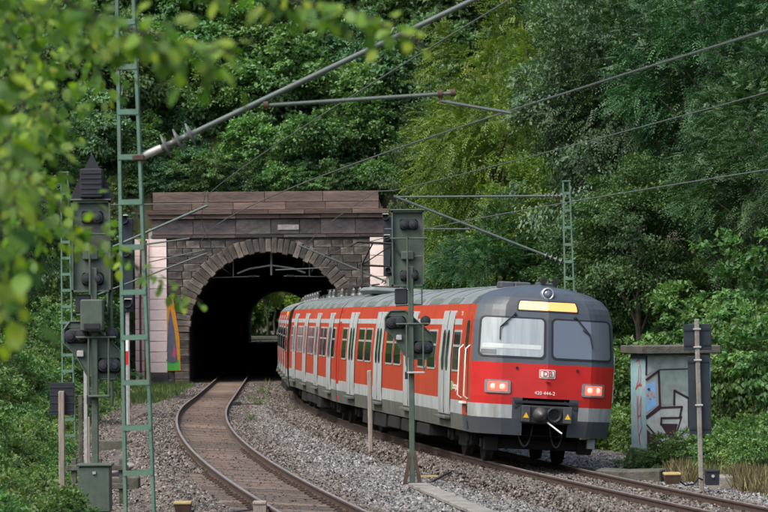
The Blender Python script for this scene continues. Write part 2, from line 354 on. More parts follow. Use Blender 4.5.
def stone_mat(name, c):
    m = leaf_mat(name, c, 0.0, 0.9, 0.0); return m
S_grey = stone_mat('grey_stones', [(0, (.07, .066, .062)), (.35, (.13, .125, .118)), (.7, (.20, .198, .19)), (1, (.33, .33, .325))])
S_brown = stone_mat('brown_stones', [(0, (.045, .038, .032)), (.4, (.098, .085, .072)), (.75, (.165, .145, .125)), (1, (.29, .27, .25))])
CUBE = np.array([(-1, -1, -1), (1, -1, -1), (1, 1, -1), (-1, 1, -1), (-1, -1, 1), (1, -1, 1), (1, 1, 1), (-1, 1, 1)], float)
CF = np.array([(4, 5, 6, 7), (0, 1, 5, 4), (1, 2, 6, 5), (2, 3, 7, 6), (3, 0, 4, 7)])
def stones(name, pts, size, m):
    n = len(pts); V = CUBE[None] * rng.uniform(.55, 1.1, (n, 1, 3)) + rng.normal(0, .28, (n, 8, 3))
    q = norm(rng.normal(size=(n, 4))); a, b, c, d = q.T
    Rm = np.stack([1 - 2 * (c * c + d * d), 2 * (b * c - a * d), 2 * (b * d + a * c), 2 * (b * c + a * d), 1 - 2 * (b * b + d * d), 2 * (c * d - a * b), 2 * (b * d - a * c), 2 * (c * d + a * b), 1 - 2 * (b * b + c * c)], 1).reshape(n, 3, 3)
    V = np.einsum('nij,nkj->nki', Rm, V) * (size * rng.uniform(.6, 1.25, n))[:, None, None] * .5 + pts[:, None]
    Fc = (np.arange(n)[:, None, None] * 8 + CF[None]).reshape(-1, 4)
    me = mesh_np(name, V.reshape(-1, 3), Fc, m, np.repeat(rng.beta(2, 2.2, n), 8))
    o = bpy.data.objects.new(name, me); COL.objects.link(o); return tag(o, kind='stuff')
def scatter(d0, d1, fa, fb, dens, zf):
    n = int((d1 - d0) * dens * np.mean([fb(d) - fa(d) for d in np.linspace(d0, d1, 12)]))
    D = rng.uniform(d0, d1, n); A = np.array([fa(d) for d in D]); B = np.array([fb(d) for d in D]); T = rng.random(n)
    X = A + (B - A) * T; return np.stack([X, D, np.array([zf(x, d) for x, d in zip(X, D)])], 1)
def z_mid(x, d):
    a, b = Lc(d) + 1.35, Rc(d) - 1.35; t = min(1, max(0, (x - a) / max(.1, b - a))); return -.235 + .085 * (1 - abs(2 * t - 1)) + .02
def z_track(f):
    def g(x, d):
        a = x - f(d); h = 1.85
        z = -.172 + cant(d) * (.75 - a) / 1.5
        if abs(a) > h: z = z + (-.32 - z) * min(1, (abs(a) - h) / .5)
        return z + .012
    return g
jag = lambda x: x
def keep_between(p):                                   # grey stones peter out raggedly towards the rusty ballast by the rails
    a = p[:, 0] - np.array([Lc(d) for d in p[:, 1]]); b = np.array([Rc(d) for d in p[:, 1]]) - p[:, 0]
    e = np.minimum(a - 1.35, b - 1.6); e = e + .35 * np.sin(p[:, 1] * 1.1) + .3 * np.sin(p[:, 1] * .37 + 1)
    return e + rng.normal(0, .55, len(p)) > .35
pg = np.concatenate([scatter(44, 66, lambda d: Lc(d) + 1.2, lambda d: Rc(d) - 1.3, 300, z_mid), scatter(66, 112, lambda d: Lc(d) + 1.2, lambda d: Rc(d) - 1.3, 110, z_mid)])
k = keep_between(pg)
stones('grey_ballast_stones', pg[k], .054, S_grey); mixed = pg[~k]
zl, zr = z_track(Lc), z_track(Rc)
pr = scatter(44, 82, lambda d: Rc(d) + 1.2, lambda d: Rc(d) + 3.8, 220, lambda x, d: -.25)
stones('grey_ballast_stones', pr, .058, S_grey)
gs = []; d = 44.0                                        # stones lying in the gaps between the sleepers of the empty track
while d < 125:
    st = .63 / math.sqrt(1 + slope(Lc, d) ** 2)
    for _ in range(90 if d < 80 else 45):
        a = rng.uniform(-1.25, 1.25); dd_ = d + st / 2 + rng.uniform(-.15, .15) + slope(Lc, d) * a * 0
        if abs(abs(a) - .752) > .05: gs.append((Lc(dd_) + a, dd_, zl(Lc(dd_) + a, dd_) - .034))
    d += st
S_gap = stone_mat('dark_gap_stones', [(0, (.02, .017, .015)), (.5, (.045, .038, .032)), (1, (.10, .09, .08))])  # darker stones between the sleepers, setting the lighter wood apart
stones('gap_ballast_stones', np.array(gs), .046, S_gap)
pb = [mixed, scatter(38, 62, lambda d: Lc(d) - 4.2, lambda d: Lc(d) - 1.3, 260, lambda x, d: max(zl(x, d), -.262)),
      scatter(62, 110, lambda d: Lc(d) - 4.2, lambda d: Lc(d) - 1.3, 70, lambda x, d: max(zl(x, d), -.262)),
      scatter(44, 66, lambda d: Lc(d) + .76, lambda d: Lc(d) + 1.4, 280, zl),
      scatter(44, 66, lambda d: Rc(d) - 2.5, lambda d: Rc(d) + 2.0, 240, lambda x, d: zr(x, d) + .01),
      scatter(66, 100, lambda d: Rc(d) - 2.7, lambda d: Rc(d) - 1.0, 110, lambda x, d: zr(x, d) + .01), scatter(66, 120, lambda d: Lc(d) + .76, lambda d: Lc(d) + 1.7, 110, lambda x, d: zl(x, d) + .01),
      scatter(92, 150, lambda d: Lc(d) + .8, lambda d: Rc(d) - 1.0, 60, lambda x, d: max(zr(x, d), zl(x, d), z_mid(x, d)) if x > Lc(d) + 1.4 else zl(x, d)), scatter(110, 150, lambda d: Lc(d) - 4, lambda d: Lc(d) - .8, 40, lambda x, d: max(zl(x, d), -.262)), scatter(62, 120, lambda d: Lc(d) - 2.4, lambda d: Lc(d) - .8, 70, lambda x, d: zl(x, d) + .01)]
stones('brown_ballast_stones', np.concatenate(pb), .049, S_brown)

# ------------------------------------------------------------------ rails and sleepers
PROF = [(-.07, 0), (.07, 0), (.07, .012), (.012, .03), (.012, .115), (.034, .125), (.036, .15), (.03, .16), (-.03, .16), (-.036, .15), (-.034, .125), (-.012, .115), (-.012, .03), (-.07, .012)]
SLEEPER = MB().box((0, 0, 0), (2.55, .26, .16), bev=.012).mesh('sleeper', M_sleeper)
CLIP = MB().box((0, 0, .02), (.34, .15, .025), bev=.004).box((-.11, 0, .045), (.05, .05, .05)).box((.11, 0, .045), (.05, .05, .05)).mesh('rail_clip', M_rust)
def make_track(f, name, label, d0, d1, sl0, sl1):
    root = empty(name, (f(d0), d0, -.2), label, 'railway track', 'running tracks')
    for s in (-1, 1):
        mb = MB(); D = np.arange(d0, d1 + .1, 1.2); n = len(PROF); V = []
        for d in D:
            m = slope(f, d); t = Vector((-m, 1, 0)).normalized(); nx = Vector((t.y, -t.x, 0)); c = Vector((f(d), d, 0)) + nx * .752 * s
            base = -.16 + (cant(d) if s < 0 else 0)
            for a, b in PROF: V.append(tuple(c + nx * a + Vector((0, 0, base + b)) - root.location))
        for j in range(len(D) - 1):
            for i in range(n): mb.f.append([j * n + i, j * n + (i + 1) % n, (j + 1) * n + (i + 1) % n, (j + 1) * n + i]); mb.m.append(1 if i == 7 else 0); mb.sm.append(False)
        mb.v = V; mb.build('rail', [M_rail, M_railtop], root)
    d = sl0; k = 0
    while d < sl1:
        m = slope(f, d); cz = cant(d)
        o = bpy.data.objects.new('sleeper', SLEEPER); link(o, root)
        o.location = Vector((f(d) + random.uniform(-.03, .03), d, -.245 + cz / 2)) - root.location
        o.rotation_euler = (random.uniform(-.01, .01), math.asin(cz / 1.5), math.atan(m) + random.uniform(-.012, .012))
        if d < 75:
            for s in (-1, 1):
                c = bpy.data.objects.new('rail_clip', CLIP); link(c, o); c.location = (.752 * s, 0, .08)
        d += .63 / math.sqrt(1 + m * m); k += 1
    return root
make_track(Lc, 'railway_track', 'empty curving track on old wooden sleepers beside the train', 18, 401, 44, 152)
make_track(Rc, 'railway_track', 'track that the red train stands on', 18, 401, 44, 100)

# ------------------------------------------------------------------ tunnel portal
def rough_block(seed, ex=.025, ez=.045):
    r = random.Random(seed); mb = MB()
    pts = []
    for y, k in ((-.5, 1), (-.5 + .08, 0), (.5, 0)):
        for x, z in ((-.5 + k * ex, -.5 + k * ez), (.5 - k * ex, -.5 + k * ez), (.5 - k * ex, .5 - k * ez), (-.5 + k * ex, .5 - k * ez)):
            pts.append((x, y + (r.uniform(-.04, .04) if y == -.5 else 0), z))
    fs = [(0, 1, 2, 3), (8, 11, 10, 9)]
    for j in range(2):
        for i in range(4): fs.append((j * 4 + i, j * 4 + 4 + i, j * 4 + 4 + (i + 1) % 4, j * 4 + (i + 1) % 4))
    mb.add(pts, fs); return mb
BLK = {m.name: [rough_block(i, *{'red_sandstone': (.006, .03), 'frieze_stone': (.008, .03), 'arch_stone': (.05, .03), 'pink_white_panel': (.012, .02)}.get(m.name, (.022, .045))).mesh('stone_block', m) for i in range(6)] for m in (M_stone, M_vous, M_red_st, M_frieze, M_panel, M_sooty)}
prt = empty('tunnel_portal', (PX, PD, 0), 'dark stone tunnel portal with red sandstone parapet', 'tunnel portal')
def block(name, m, x, z, w_, h_, y=0.0, dep=.4, ry=0):
    o = bpy.data.objects.new(name, random.choice(BLK[m.name])); link(o, prt)
    o.location = (x, y + dep / 2, z); o.scale = (w_, dep, h_); o.rotation_euler = (0, ry, 0); return o
# backing wall with the arched opening
HW = 5.75; mb = MB(); ro = arch(R_IN + .12, 32)
for y in (.16, .62):
    for i in range(len(ro) - 1):
        a, b = ro[i], ro[i + 1]
        def out(p):
            if p[1] <= Z_SP: return (math.copysign(HW, p[0]), p[1])
            ang = math.atan2(p[1] - Z_SP, p[0]); c, s_ = math.cos(ang), math.sin(ang)
            k_ = min(HW / max(1e-6, abs(c)), (9.0 - Z_SP) / max(1e-6, s_)); return (k_ * c, Z_SP + k_ * s_)
        mb.add([(a[0], y, a[1]), (b[0], y, b[1]), (out(b)[0], y, out(b)[1]), (out(a)[0], y, out(a)[1])], [(0, 1, 2, 3)])
mb.add([(HW, .16, 9.0), (HW, .62, 9.0), (-HW, .62, 9.0), (-HW, .16, 9.0)], [(0, 1, 2, 3)])
for s in (-1, 1): mb.add([(s * HW, .16, -.6), (s * HW, .62, -.6), (s * HW, .62, 9), (s * HW, .16, 9)], [(0, 1, 2, 3)])
for s in (-1, 1): mb.add([(s * (HW - 1.5), y, z) for y, z in ((.161, 8.99), (.621, 8.99))] + [(s * HW, y, z) for y, z in ((.621, 8.99), (.161, 8.99))], [(0, 1, 2, 3)])
mb.build('backing_wall', M_mortar, prt)
NV = 45
for i in range(NV):                                     # voussoirs
    a = math.pi * (i + .5) / NV; rm = R_IN + .33; wv = math.pi * rm / NV - .025
    block('voussoir', M_sooty if abs(i - NV // 2) < 13 and random.random() < .3 else M_vous, rm * math.cos(a), Z_SP + rm * math.sin(a), wv, .68 + random.uniform(-.03, .03) + (.12 if i % 2 else 0), -.06, .6, math.pi / 2 - a)
z = -.35
while z < Z_SP - .1:                                    # jamb stones under the springing
    for s in (-1, 1):
        wj = random.uniform(.5, .85); block('jamb_stone', M_vous, s * (R_IN + wj / 2), z + .19, wj, .365, -.05, .6)
        xs = R_IN + wj + .02
        while xs < 4.95:
            wb = min(random.uniform(.4, .8), 5.0 - xs); block('wall_stone', M_stone, s * (xs + wb / 2), z + .19, wb - .02, .365)
            xs += wb
    z += .38
while z < 6.85:                                         # spandrel courses
    h = min(.38, 6.98 - z)
    lim = math.sqrt(max(0.0, (R_IN + .14) ** 2 - max(0, z - Z_SP) ** 2)) if z - Z_SP < R_IN + .14 else 0
    for s in (-1, 1):
        xs = lim
        while xs < 4.95:
            wb = min(random.uniform(.45, 1.05), 5.0 - xs)
            if 5.0 - xs - wb < .3: wb = 5.0 - xs
            block('wall_stone', M_sooty if z > 4.6 and random.random() < .95 - .28 * (xs + wb / 2 - lim) else M_stone, s * (xs + wb / 2), z + h / 2, wb - .02, h - .02, random.uniform(-.012, .012)); xs += wb
    z += .38
def course(name, m, x0, x1, zz, h, y, dep, lo, hi, gap=.01):
    x = x0
    while x < x1 - .05:
        wb = random.uniform(lo, hi)
        if x1 - x - wb < lo * .6: wb = x1 - x
        block(name, m, x + wb / 2, zz + h / 2, wb - gap, h - .01, y, dep); x += wb
course('string_course_stone', M_frieze, -5.8, 5.8, 7.0, .14, -.12, .5, 1.6, 2.4)
course('frieze_stone', M_frieze, -5.75, -1.6, 7.15, .78, -.02, .5, 1.5, 2.1); course('frieze_stone', M_sooty, -1.6, 2.6, 7.15, .78, -.02, .5, 1.3, 1.9); course('frieze_stone', M_frieze, 2.6, 5.75, 7.15, .78, -.02, .5, 1.5, 2.1)
course('cornice_stone', M_red_st, -5.9, 5.9, 7.95, .2, -.16, .7, 1.7, 2.4)
course('cornice_stone', M_red_st, -6.0, 6.0, 8.16, .22, -.30, .9, 1.7, 2.4)
course('parapet_stone', M_red_st, -5.7, 5.5, 8.39, .36, -.05, .6, 1.9, 3.0)
course('parapet_stone', M_red_st, -5.7, 5.5, 8.76, .52, -.02, .55, 1.9, 3.0)
for s in (-1, 1):                                       # pale panelled pilasters
    z = .35; k = 0
    while z < 6.9:
        h = min(.52, 6.98 - z); block('panel', M_panel, s * 5.46, z + h / 2, .86, h - .02, -.09, .5); z += h
    block('plinth_stone', M_frieze, s * 5.46, 0, .95, .68, -.12, .6)
    z = -.1
    while z < 6.9:
        h = min(.52, 6.98 - z); block('panel', M_panel, s * 6.26, z + h / 2, .7, h - .02, .02, .5); z += h
    for q in (6.08, 6.32):                               # drainpipes
        MB().tube([(s * q, -.25, -.3), (s * (q + .02), -.25, 3.5), (s * (q - .05), -.25, 6.9)], .055, 8).build('drainpipe', M_redp, prt)
MB().box((0, 0, 0), (1.05, .03, .26), bev=.008).build('date_plate', mat('worn_plate', (.24, .22, .22), .9, 0, .4, 6), prt, (1.0, -.05, 7.5))
# graffiti on the jamb to the left of the arch: flat paint shapes
def paint(parent, name, polys, mk, m):
    mb = MB()
    for p in polys: mb.add([mk(a, b) for a, b in p], [tuple(range(len(p)))])
    return mb.build(name, m, parent)
G_or = mat('graffiti_orange', (.55, .22, .02), .7, 0, .15, 5); G_gn = mat('graffiti_green', (.06, .38, .05), .7, 0, .15, 5)
G_gr = mat('graffiti_slate', (.09, .10, .13), .7, 0, .25, 5); G_pk = mat('graffiti_pink', (.42, .08, .14), .7, 0, .15, 5)
mkp = lambda e: (lambda x, z: (x - PX, -.075 - e, z))
X = lambda px: P(px, 330, PD).x
Z = lambda py: P(170, py, PD).z
gb = MB().prism([(X(162.5) - PX, Z(371)), (X(181) - PX, Z(371)), (X(180) - PX, Z(338)), (X(174) - PX, Z(298)), (X(164.5) - PX, Z(298))], lambda p, q, t: (p, t, q), -.07, .1).build('painted_board', G_or, prt)
paint(prt, 'graffiti_patch', [[(X(163.8), Z(370.5)), (X(180), Z(370.5)), (X(179.6), Z(359)), (X(175), Z(363)), (X(170), Z(360)), (X(164), Z(362))]], mkp(.004), G_gn)
paint(prt, 'graffiti_patch', [[(X(166.5), Z(361)), (X(169), Z(322)), (X(171), Z(308)), (X(175), Z(330)), (X(178), Z(362)), (X(173), Z(364))]], mkp(.008), G_gr)
paint(prt, 'graffiti_patch', [[(X(172.5), Z(356)), (X(174.5), Z(345)), (X(176.5), Z(350)), (X(175.5), Z(358))]], mkp(.012), G_pk)

# ------------------------------------------------------------------ the train
WP = [(.62, 1.45), (.95, 1.50), (1.22, 1.515), (1.37, 1.52), (2.05, 1.54), (2.77, 1.50), (2.89, 1.49), (3.2, 1.42), (3.36, 1.27), (3.48, 1.02), (3.58, .65), (3.66, .02)]
WB = [(z_, .945 * w_) for z_, w_ in WP]
def wz(z): return .945 * _wz(z)
WS = .945
def _wz(z):
    for (a, u), (b, v) in zip(WP, WP[1:]):
        if z <= b: return u + (v - u) * max(0, z - a) / (b - a)
    return .02
def plan(u):
    u = abs(u)
    if u < .62: return .12 * u / .62
    t = (u - .62) / .38; return .12 + .43 * (.55 * t + .45 * t * t)
def rake(z):
    R_ = [(.62, .06), (.95, .02), (1.37, 0), (2.05, .02), (2.15, .04), (2.95, .20), (3.1, .25), (3.3, .34), (3.36, .38), (3.48, .55), (3.58, .82), (3.66, 1.35)]
    for (a, u), (b, v) in zip(R_, R_[1:]):
        if z <= b: return u + (v - u) * max(0, z - a) / (b - a)
    return 1.35
def FR(u, z, off=0.0):                                   # point on the cab front, pushed out by off
    p = Vector((u * wz(z), plan(u) + rake(z), z))
    if off:
        e = .02; a = Vector(((u + e) * wz(z), plan(u + e) + rake(z), z)) - Vector(((u - e) * wz(z), plan(u - e) + rake(z), z))
        b = Vector((u * wz(z + e), plan(u) + rake(z + e), z + e)) - Vector((u * wz(z - e), plan(u) + rake(z - e), z - e))
        nn = a.cross(b).normalized()
        if nn.y > 0: nn = -nn
        p += nn * off
    return p
def front_patch(mb, u0, u1, z0, z1, off, rc=.08, mi=0, back=.02, nu=14):
    us = sorted(set([u0 + (u1 - u0) * i / nu for i in range(nu + 1)] + [u0 + rc / 1.5 * f for f in (.03, .1, .2, .35, .55, .8)] + [u1 - rc / 1.5 * f for f in (.03, .1, .2, .35, .55, .8)] + [c for c in (-.62, .62) if u0 < c < u1])); grid = []
    for u in us:
        e = min(u - u0, u1 - u) * 1.5; k = 0
        if e < rc: k = rc - math.sqrt(max(0, rc * rc - (rc - e) ** 2))
        grid.append([z0 + k + (z1 - z0 - 2 * k) * j / 6 for j in range(7)])
    V = [FR(u, z, off) for u, zs in zip(us, grid) for z in zs]; B = [FR(u, z, -back) for u, zs in zip(us, grid) for z in zs]
    n_ = len(us); F = [(i * 7 + j, (i + 1) * 7 + j, (i + 1) * 7 + j + 1, i * 7 + j + 1) for i in range(n_ - 1) for j in range(6)]
    mb.add(V, F, mi)
    edge = [j for j in range(7)] + [i * 7 + 6 for i in range(1, n_)] + [(n_ - 1) * 7 + j for j in range(5, -1, -1)] + [i * 7 for i in range(n_ - 2, 0, -1)]
    m_ = len(edge); mb.add([V[i] for i in edge] + [B[i] for i in edge], [(i, (i + 1) % m_, m_ + (i + 1) % m_, m_ + i) for i in range(m_)], mi)
    return mb
def rrect(a0, a1, b0, b1, r, n=4):
    r = min(r, (a1 - a0) / 2 - .001, (b1 - b0) / 2 - .001); pts = []
    for cx, cy, s in ((a1 - r, b1 - r, 0), (a0 + r, b1 - r, 90), (a0 + r, b0 + r, 180), (a1 - r, b0 + r, 270)):
        for i in range(n + 1):
            t = R(s + 90 * i / n); pts.append((cx + r * math.cos(t), cy + r * math.sin(t)))
    return pts
def side_panel(mb, t0, t1, z0, z1, off, r=.03, sgn=-1, back=.02, mi=0):
    # rounded panel on the car side between t0..t1 along the car and z0..z1, following the wall's profile
    pts = rrect(t0, t1, z0, z1, r); n = len(pts)
    zs = sorted(set([q for _, q in pts]))
    V = [(sgn * (wz(q) + off), p, q) for p, q in pts]; B = [(sgn * (wz(q) - back), p, q) for p, q in pts]
    zmid = [q for q in (1.22, 1.37, 2.05, 2.77) if z0 + r < q < z1 - r]
    levels = [z0 + r] + zmid + [z1 - r]
    mb.add(V + B, [(i, (i + 1) % n, n + (i + 1) % n, n + i) for i in range(n)], mi)
    top = [v for v in V if v[2] >= z1 - r - 1e-6]; bot = [v for v in V if v[2] <= z0 + r + 1e-6]
    mb.add(top, [tuple(range(len(top)))], mi); mb.add(bot, [tuple(range(len(bot)))], mi)
    for a, b in zip(levels, levels[1:]):
        mb.add([(sgn * (wz(a) + off), t0, a), (sgn * (wz(a) + off), t1, a), (sgn * (wz(b) + off), t1, b), (sgn * (wz(b) + off), t0, b)], [(0, 1, 2, 3)], mi)
    return mb

def bogie(parent, t, tall=True):
    mb = MB()
    for s in (-1, 1):
        mb.box((s * .98, t, .52), (.14, 2.9, .2), bev=.02); mb.box((s * .98, t, .40), (.16, 1.0, .3), bev=.02)
        for a in (-1.2, 1.2): mb.box((s * 1.02, t + a, .46), (.2, .34, .3), bev=.03); mb.lathe((s * 1.12, t + a, .46), (s, 0, 0), [(0, .12), (.05, .11), (.06, .07)], 10)
    mb.box((0, t, .55), (2.0, .5, .22))
    b = mb.build('bogie', T_under, parent)
    for a in (-1.2, 1.2):
        for s in (-1, 1):
            w_ = MB().lathe((s * .69, t + a, .42), (s, 0, 0), [(-.03, .45), (0, .45), (.005, .425), (.08, .42), (.13, .41), (.135, .34), (.10, .32), (.10, .12), (.15, .11), (.16, .05)], 24)
            w_.build('wheel', T_under, parent)
def windows_and_doors(car, L, door_t, win, sgn=-1):
    for t in door_t:
        for a, b in ((t - .79, t - .012), (t + .012, t + .79)):
            d_ = side_panel(MB(), a, b, .90, 3.06, .018, .03, sgn).build('door', T_light, car)
            c = (a + b) / 2 + (.13 if a < t - .1 else -.13) * 1
            side_panel(MB(), c - .17, c + .17, 1.80, 2.66, .024, .15, sgn).build('door_pane', T_glass, car)
        side_panel(MB(), t - .014, t + .014, .92, 3.05, .028, .01, sgn).build('door_seal', T_rub, car)
        MB().box((sgn * 1.47, t, .83), (.12, 1.5, .06), bev=.01).build('door_step', T_skirt, car)
    for (a, b) in win:
        side_panel(MB(), a, b, 1.80, 2.66, .012, .05, sgn).build('window_frame', T_light if False else M_galv, car)
        side_panel(MB(), a + .045, b - .045, 2.36, 2.615, .018, .03, sgn).build('pane', T_glass, car)
        side_panel(MB(), a + .045, b - .045, 1.845, 2.31, .018, .03, sgn).build('pane', T_glass, car)

def body_mesh(L, cab, cab2=False):
    mb = MB(); zs = [z for z, _ in WB]; t0 = 1.6 if cab else 0.0; t1 = L
    def side_mi(z, t):
        if z < .95: return 3
        if z < 1.22: return 2
        if 2.77 <= z < 2.89: return 2 if (t > 2.2 or not cab) else 1
        if z < 3.2: return 1
        return 4
    ts = [t0] + ([2.2] if cab else []) + [t0 + (t1 - t0) * i / 8 for i in range(1 if not cab else 1, 9)]
    for s in (-1, 1):
        for (za, wa), (zb, wb) in zip(WB, WB[1:]):
            for ta, tb in zip(ts, ts[1:]):
                mb.add([(s * wa, ta, za), (s * wa, tb, za), (s * wb, tb, zb), (s * wb, ta, zb)], [(0, 1, 2, 3)], side_mi(za, (ta + tb) / 2), za >= 3.15)
    mb.add([(x, L, z) for z, w_ in WB for x in (-w_, w_)], [(2 * i, 2 * i + 1, 2 * i + 3, 2 * i + 2) for i in range(len(WB) - 1)], 5)
    mb.add([(-1.37, t0, .62), (1.37, t0, .62), (1.37, L, .62), (-1.37, L, .62)], [(0, 1, 2, 3)], 5)
    if not cab:
        mb.add([(x, 0, z) for z, w_ in WB for x in (-w_, w_)], [(2 * i, 2 * i + 1, 2 * i + 3, 2 * i + 2) for i in range(len(WB) - 1)], 5)
    else:
        zf = [.62, .95, 1.22, 1.37, 1.7, 2.05, 2.15, 2.4, 2.6, 2.77, 2.89, 2.95, 3.1, 3.2, 3.3, 3.36, 3.42, 3.48, 3.53, 3.58, 3.62, 3.66]
        us = [-1, -.95, -.9, -.8, -.7, -.62, -.47, -.33, -.2, -.1, 0, .1, .2, .33, .47, .62, .7, .8, .9, .95, 1]
        for za, zb in zip(zf, zf[1:]):
            for ua, ub in zip(us, us[1:]):
                uc = abs(ua + ub) / 2
                if za < 1.36 and uc < .33: continue                    # opening for the coupler
                if za < .94: mi = 6
                elif za < 1.21: mi = 2 if uc > .47 else 6
                elif za < 1.36: mi = 0 if uc > .47 else 6
                elif za < 2.04: mi = 0
                else: mi = 6
                mb.add([FR(ua, za), FR(ub, za), FR(ub, zb), FR(ua, zb)], [(0, 1, 2, 3)], mi, False)
            for s in (-1, 1):                                          # cheek between the front and the straight side
                mi = side_mi(za, 1.0)
                mb.add([FR(s, za), (s * wz(za), 1.6, za), (s * wz(zb), 1.6, zb), FR(s, zb)], [(0, 1, 2, 3)], 6 if (za >= 3.19 or za < .94) else mi, za >= 3.15)
        mb.add([FR(u, .62) for u in us] + [(-1.37, 1.6, .62), (1.37, 1.6, .62)], [tuple(range(len(us))) + (len(us) + 1, len(us))], 5)
        # coupler recess
        a, b = .33, 1.37
        for s in (-1, 1): mb.add([FR(s * a, .62), FR(s * a, b), (s * a * 1.5, .9, b), (s * a * 1.5, .9, .62)], [(0, 1, 2, 3)], 5)
        mb.add([FR(-a, b), FR(a, b), (a * 1.5, .9, b), (-a * 1.5, .9, b)], [(0, 1, 2, 3)], 5)
        mb.add([(-a * 1.6, .9, .5), (a * 1.6, .9, .5), (a * 1.6, .9, b), (-a * 1.6, .9, b)], [(0, 1, 2, 3)], 5)
    return mb.mesh('railcar', [T_red, T_orange, T_light, T_skirt, T_roof, T_under, T_front])

def on_track(f, d):
    return Vector((f(d), d, cant(d) / 2))
D0 = 61.0
train = empty('commuter_train', on_track(Rc, D0), 'red and white commuter train curving out of the tunnel', 'train')
def step_d(d, L):                                       # depth after going L metres along the track
    while L > 0:
        s = min(.25, L); d += s / math.sqrt(1 + slope(Rc, d) ** 2); L -= s
    return d
def place_car(me, d, L, label=None):
    a, b = on_track(Rc, step_d(d, 3.4)), on_track(Rc, step_d(d, L - 3.4)); ax = b - a
    phi = math.atan2(-ax.x, ax.y); beta = math.asin((cant(step_d(d, 3.4)) + cant(step_d(d, L - 3.4))) / 3.0)
    o = bpy.data.objects.new('railcar', me); link(o, train)
    org = a - ax.normalized() * 3.4
    o.location = org - train.location; o.rotation_euler = (0, beta, phi)
    if label: o['label'] = label
    return o
L1, L2 = 23.0, 20.8
end_doors = [3.95, 9.25, 14.55, 19.85]
end_wins = [(2.1, 3.0)] + [(a + o_, a + o_ + 1.16) for a in (4.95, 10.25, 15.55) for o_ in (.36, 1.78)] + [(20.95, 21.9)]
mid_doors = [2.6, 7.8, 13.0, 18.2]
mid_wins = [(.75, 1.65)] + [(a + o_, a + o_ + 1.14) for a in (3.55, 8.75, 13.95) for o_ in (.36, 1.74)] + [(19.15, 20.05)]
me_cab = body_mesh(L1, True); me_mid = body_mesh(L2, False); me_end = body_mesh(L1, False)

d = D0
car1 = place_car(me_cab, d, L1, 'leading car with the lit orange destination display')
for s in (-1, 1): windows_and_doors(car1, L1, end_doors, end_wins, s)
for t in (3.6, 19.3): bogie(car1, t)
# cab front: windscreens
for (u0, u1, m, nm) in ((-.93, -.035, T_blind, 'left'), (.04, .95, T_wind, 'right')):
    front_patch(MB(), u0, u1, 2.15, 2.97, .012, .10).build('windscreen_seal', T_rub, car1)
    front_patch(MB(), u0 + .03, u1 - .03, 2.185, 2.935, .018, .08).build('windscreen', m, car1)
T_sill = mat('desk_behind_glass', (.06, .075, .075), .2, 0, .1, 3, spec=.8); T_roller = mat('rolled_blind', (.42, .45, .45), .3, 0, .1, 3)
front_patch(MB(), -.88, -.1, 2.33, 2.42, .0215, .02).build('blind_roller', T_roller, car1)
front_patch(MB(), -.89, -.70, 2.20, 2.30, .0215, .01).build('dashboard', T_sill, car1)
# wipers
for (a, b, c) in (((-.48, 3.02), (-.66, 2.74), (-.66, 2.5)), ((.40, 3.0), (.60, 2.66), (.63, 2.40))):
    mb = MB(); mb.tube([FR(a[0], a[1], .05), FR(b[0], b[1], .06)], .014, 6); mb.tube([FR((b[0] + a[0]) / 2, b[1] + .1, .045), FR(b[0], b[1], .05), FR(c[0], c[1], .035)], .011, 6)
    mb.lathe(FR(a[0], a[1], -.01), (0, -1, .3), [(0, .035), (.05, .03)], 10); mb.build('wiper', T_rub, car1)
# destination display
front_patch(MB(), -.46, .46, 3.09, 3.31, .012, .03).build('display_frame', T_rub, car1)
front_patch(MB(), -.435, .0, 3.115, 3.285, .02, .02).build('destination_display', mat('lit_display_reflection', (.5, .36, .18), .35, 0, .08, 3, emit=((1.0, .60, .26), .5)), car1); front_patch(MB(), .002, .435, 3.115, 3.285, .02, .02).build('destination_display', T_display, car1)  # pale left half: reflection on that facet painted into the display colour
# top lamp
pl = FR(0, 3.43, 0); mb = MB().lathe(pl + Vector((0, .16, .0)), (0, -1, .12), [(0, .13), (.2, .135), (.24, .12), (.24, .095), (.21, .09)], 24); mb.build('roof_headlamp', T_chrome, car1)
MB().lathe(pl + Vector((0, -.045, .024)), (0, -1, .12), [(0, .092), (.02, .085), (.035, .03)], 20).build('lamp_glass', T_wind, car1)
# tail lamps
for s in (-1, 1):
    u = s * .665
    front_patch(MB(), u - .165, u + .165, 1.44, 1.70, .03, .04, 0, .02, 8).build('lamp_housing', mat('lamp_bezel', (.22, .24, .25), .4, .3, .1, 8), car1)
    front_patch(MB(), u - .125, u + .125, 1.475, 1.665, .034, .02, 0, .02, 8).build('tail_lamp', T_lamp, car1)
    for e in (-.055, .055): MB().lathe(FR(u + e, 1.57, .03), (s * .1, -1, 0), [(0, .062), (.012, .058), (.018, .03)], 14).build('bulb_reflector', mat('bulb_glow', (.8, .5, .45), .3, 0, .05, 8, emit=((1.0, .34, .22), .5)), car1)
    MB().lathe(FR(s * .42, 1.955, 0), (0, -1, 0), [(0, .03), (.02, .028)], 8).build('front_socket', T_rub, car1)
